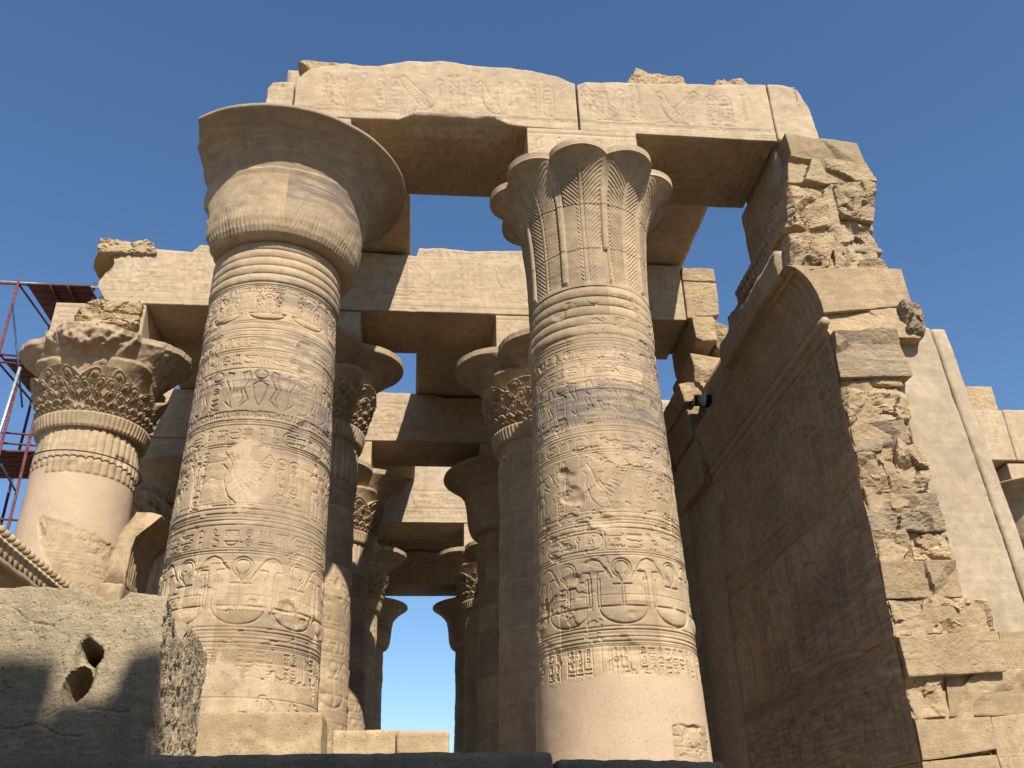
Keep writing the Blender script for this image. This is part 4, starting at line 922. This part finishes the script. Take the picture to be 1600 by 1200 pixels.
# ------------------------------------------------------------------ foreground
def fgshape(V, p):
    # chiselled pick marks on the right-hand face, a bored hole and grooves on the front
    side = p[:, 0] > .999
    a = V[:, 1] * .9 + V[:, 2] * .42; b = V[:, 2] * .9 - V[:, 1] * .42
    P = np.stack([a * 32 + 2.2 * fbm(V, 5, 15, 3), b * 11 + 2.5 * fbm(V, 4, 16, 3), a * 5], 1); V[:, 0] += np.where(side, -.024 * np.clip(vnoise(P, 3) + .25, 0, 1) ** .7 + .010 * vnoise(P * 2.3, 4) + .022 * fbm(V, 2, 6, 3), 0)
    fr = p[:, 1] < .001
    def dent(x, z, rx, rz, dep, tilt=0.0):
        X = (V[:, 0] - x) + tilt * (V[:, 2] - z); q = np.hypot(X / rx, (V[:, 2] - z) / rz); return dep * np.clip((1.0 - q) * 3, 0, 1)
    V[:, 1] += np.where(fr, np.maximum(dent(-2.035, 1.37, .075, .075, .45), dent(-2.09, 1.14, .07, .13, .45, -.25)), 0)
    V[:, 1] += np.where(fr, dent(-2.06, 1.26, .08, .2, .05), 0)
    for k, (x0, z0, x1, z1) in enumerate(((-2.7, 1.62, -2.3, 1.45), (-2.3, 1.45, -2.1, 1.05), (-2.1, 1.05, -2.35, .8), (-2.0, 1.0, -1.75, .98), (-1.98, 1.3, -1.96, 1.05), (-2.5, .88, -2.0, .84), (-2.6, 1.2, -2.35, .95))):
        dx, dz = x1 - x0, z1 - z0; t = np.clip(((V[:, 0] - x0) * dx + (V[:, 2] - z0) * dz) / (dx * dx + dz * dz), 0, 1)
        D = np.hypot(V[:, 0] - x0 - t * dx, V[:, 2] - z0 - t * dz + .02 * np.sin(V[:, 0] * 20)); V[:, 1] += np.where(fr, .012 * np.clip(1 - D / .011, 0, 1), 0)
    top = V[:, 2] > 1.2
    tz = np.interp(V[:, 0], [-4, -2.68, -2.44, -2.16, -2.08, -2.0, -1.91, -1.86, -1.6], [1.76, 1.74, 1.75, 1.73, 1.70, 1.64, 1.66, 1.71, 1.68])
    tz2 = np.interp(V[:, 1], [6.2, 6.35, 6.6, 6.8, 6.85, 7.2, 7.6], [0, -.02, -.16, -.17, -.02, -.02, -.08])
    V[:, 2] += np.where(p[:, 2] > .5, (p[:, 2] - .5) * 2 * (tz + tz2 - 1.72), 0)
    return V
V, F = rough_block(((-3.9, 1.72), (-1.62, 1.72), (-1.55, -1.6), (-3.9, -1.6)), 6.2, 7.62, 611, .011, .02, .014, yfn=fgshape, ny=130)
tag(mk('stone_block', V, F, GREYST, None, tone=0, stain_dark=.2, smooth=False), 'big foreground block at lower left with bored hole and pick-marked side', 'stone block')
V, F = rough_block(((-3.4, .585), (.71, .555), (.74, -1.6), (-3.4, -1.6)), 4.95, 5.7, 621, .04, .02, .014, cuts=0)
tag(mk('parapet_block', V, F, GREYST, None, tone=0, stain_dark=.3), 'long dark shaded parapet stone across the bottom of the picture', 'parapet')
V, F = rough_block(((.72, .525), (1.60, .50), (1.62, -1.6), (.72, -1.6)), 4.98, 5.7, 622, .03, .03, .014, cuts=0)
tag(mk('parapet_block', V, F, GREYST, None, tone=-.2, stain_dark=.3), 'shorter lower dark parapet stone in front of the palm column foot', 'parapet')

# low wall with cobra frieze at the left frame edge, running back
lw = thing('cobra_wall', (-4.7, 10.3, 0), 'low wall with a row of carved cobras and ribbed cornice at the left frame edge', 'wall')
ya, yb = 8.6, 12.0
V, F = box(-5.5, -4.62, ya, yb, 0, 2.75, 631, .12, .02, .03); mk('masonry', V, F, SANDW, lw, tone=0)
ny = int((yb - ya) / .02); Y, S = np.meshgrid(np.linspace(ya, yb, ny), np.linspace(0, 1, 26), indexing='ij')
x = -4.62 + .30 * (1 - np.sqrt(np.clip(1 - S ** 2, 0, 1))) + .02 * np.abs(np.sin(Y * math.pi / .12)) * (S < .95); z = 2.55 + .46 * S
mk('cavetto_cornice', np.stack([x.ravel(), Y.ravel(), z.ravel()], 1), gridfaces(ny, 26), SANDW, lw, tone=0)
V, F = box(-5.4, -4.32, ya, yb, 3.01, 3.10, 632, .06, .02, .02); mk('cornice_lip', V, F, SANDW, lw, tone=0)
mb = MB(); y = ya + .06; rs = random.Random(3)
while y < yb - .05:
    for (dx, dz, r, hz) in ((.03, .11, .062, .14), (.10, .25, .040, .045), (.0, .26, .045, .06)):
        A, Bq = np.meshgrid(np.linspace(0, 2 * np.pi, 13)[:-1], np.linspace(-1.5, 1.5, 8), indexing='ij')
        Vv = np.stack([-4.42 + dx + r * 1.3 * np.cos(A) * np.cos(Bq), y + r * .95 * np.sin(A) * np.cos(Bq), 3.08 + dz + hz * np.sin(Bq)], -1).reshape(-1, 3)
        mb.add(Vv, gridfaces(12, 8, True), rs.uniform(-.3, .3))
    y += .148
V, F = box(-5.2, -4.47, ya, yb, 3.08, 3.36, 633, .08, .03, .03); mb.add(V, F)
mb.build('cobra_frieze', ROUGH, lw)

# broken cornice fragment standing on a wall stub behind the big block
cf = thing('cornice_fragment', (-4.2, 14.4, 0), 'upright broken stub of a ribbed cornice between the scaffolded column and the bell capital column', 'wall stub')
prof = [(-4.53, 4.3), (-4.45, 4.63), (-4.33, 4.86), (-4.24, 5.03), (-4.05, 5.02), (-3.86, 4.98), (-3.89, 4.93), (-3.97, 4.90), (-4.05, 4.855), (-4.11, 4.80), (-4.16, 4.72), (-4.195, 4.64), (-4.215, 4.54), (-4.235, 4.42), (-4.24, 4.3), (-4.25, 3.9), (-4.55, 3.9)]
pr_ = []
for k in range(len(prof)):
    a, b = np.array(prof[k]), np.array(prof[(k + 1) % len(prof)]); m = max(2, int(np.linalg.norm(b - a) / .03))
    for q in range(m): pr_.append(a + (b - a) * q / m)
pr_ = np.array(pr_); m = len(pr_); yv = np.linspace(13.8, 14.95, 60); A = np.zeros((m, 64, 3)); cc = np.array([-4.33, 4.5])
for k, (f, yy) in enumerate([(0.0, 13.8), (.5, 13.8)] + [(1, t) for t in yv] + [(.5, 14.95), (0, 14.95)]):
    P2 = cc + (pr_ - cc) * f; A[:, k, 0] = P2[:, 0]; A[:, k, 2] = P2[:, 1]; A[:, k, 1] = yy
V = A.reshape(-1, 3); ribm = (V[:, 0] > -4.26) & (V[:, 2] < 4.93) & (V[:, 2] > 4.0) & (V[:, 1] > 13.82)
V[:, 0] += np.where(ribm, -.02 * np.abs(np.sin(V[:, 1] * math.pi / .11)), 0)
V = V + .02 * np.stack([fbm(V, 4, 9 + q, 4) for q in range(3)], 1)
mk('cornice', V, gridfaces(m, 64, True)[:, ::-1], ROUGH, cf, tone=.2)
V, F = rough_block(((-4.6, 3.93), (-4.24, 3.93), (-4.26, .0), (-4.75, .0)), 13.75, 15.2, 641, .05, .05, .05, facets=8, cuts=0); mk('jamb', V, F, ROUGH, cf, tone=0, stain_dark=.2)

# ------------------------------------------------------------------ scaffold behind the left column
sf = thing('scaffold', (-9.3, 20.0, -1.6), 'red tube scaffold tower with board platforms rising behind the leftmost column', 'scaffold')
def part_tube(name, pts, r, mat, parent=sf): V, F = tube(pts, r, 8); return mk(name, V, F, mat, parent)
posts = [(-9.70, 19.6, 13.0), (-8.05, 19.9, 13.2), (-9.62, 21.6, 13.0), (-8.05, 21.8, 13.2), (-9.0, 19.3, 10.0), (-8.62, 19.7, 9.5), (-10.9, 19.6, 13.0)]
for x, y, z in posts: part_tube('post', [(x - .05, y, -1.6), (x, y, z)], .035, RED)
for z in (12.98,): part_tube('guard_rail', [(-11.2, 19.55, z - .02), (-7.9, 19.85, z + .05)], .028, GALV)
for z in (4.4, 7.0, 8.75, 9.0, 10.75, 10.95, 12.9):
    part_tube('ledger', [(-9.68, 19.6, z), (-8.06, 19.9, z + .02)], .026, RED); part_tube('ledger', [(-9.68, 19.6, z), (-9.62, 21.6, z)], .026, RED)
    part_tube('ledger', [(-10.9, 19.6, z), (-9.7, 19.6, z)], .026, RED)
for (a, b) in (((-9.68, 19.55, 12.3), (-8.9, 19.6, 9.6)), ((-9.9, 19.55, 10.2), (-9.0, 19.5, 7.6)), ((-9.62, 21.5, 12.6), (-8.1, 21.7, 10.6)), ((-10.9, 19.5, 12.4), (-9.7, 19.5, 10.6)), ((-9.6, 19.5, 9.0), (-8.62, 19.6, 7.6)), ((-9.0, 19.4, 7.6), (-8.5, 19.6, 6.2)), ((-8.95, 20.5, 12.95), (-8.15, 20.6, 11.9))):
    part_tube('brace', [a, b], .022, BLUE)
part_tube('pulley_pole', [(-9.15, 19.2, 7.0), (-8.98, 19.2, 10.4)], .035, GALV)
for z, x0, x1, y0, y1 in ((12.88, -9.45, -8.0, 19.5, 21.3), (10.9, -9.6, -8.3, 19.7, 21.3), (8.6, -9.9, -8.3, 19.7, 21.3)):
    mb = MB()
    for k in range(6):
        w_ = (y1 - y0) / 6; V, F = obox(x0, x1, y0 + k * w_, y0 + (k + 1) * w_ - .02, z - .05, z, .008, 3); mb.add(V, F)
    mb.build('platform', PLANK, sf)
for x in (-8.9, -8.5): part_tube('joist', [(x, 19.4, 12.78), (x, 21.4, 12.78)], .03, RED)
part_tube('guard_rail', [(-8.3, 21.0, 13.0), (-8.3, 21.0, 13.5), (-7.7, 21.0, 13.5)], .028, RED)
# cable round the patched column
pts = [(X0 + .985 * math.sin(a), 16.8 - .985 * math.cos(a), 6.92 - .05 * math.sin(a * .5)) for a in np.linspace(-2.6, 2.6, 50)]
V, F = tube(pts, .014, 6); tag(mk('cable', V, F, CABLE), 'thin dark cable slung round the neck of the scaffolded column', 'cable')

# ------------------------------------------------------------------ unseen wall added behind the viewer, its top shaped to shade the foreground
gw = thing('added_shade_wall', (0, -4.2, -1.6), 'unseen wall added behind the viewpoint to shade the foreground stones', 'shadow caster')
mb = MB(); rs = random.Random(9)
hts = [(-8, -4.2, 8.8), (-4.2, -1.8, 10.3), (-1.8, -.8, 10.75), (-.8, -.2, 10.62), (-.2, .25, 10.76), (.25, .63, 10.5), (.63, .94, 10.80), (.94, 2.5, 9.9), (2.5, 4.5, 9.6), (4.5, 7.3, 8.6)]  # top heights stepped to set the edge of the foreground shadow
for i, (a, b, h) in enumerate(hts):
    z = -1.6; k = 0
    while z < h - .05:
        z2 = min(h, z + .8); V, F = box(a, b - .006, -4.9, -3.5 - (.0 if k % 2 else .01), z, z2 - .006, 700 + i * 20 + k, .2, .04, .03); mb.add(V, F, rs.uniform(-.5, .5)); z = z2; k += 1
mb.build('masonry', SANDW, gw)
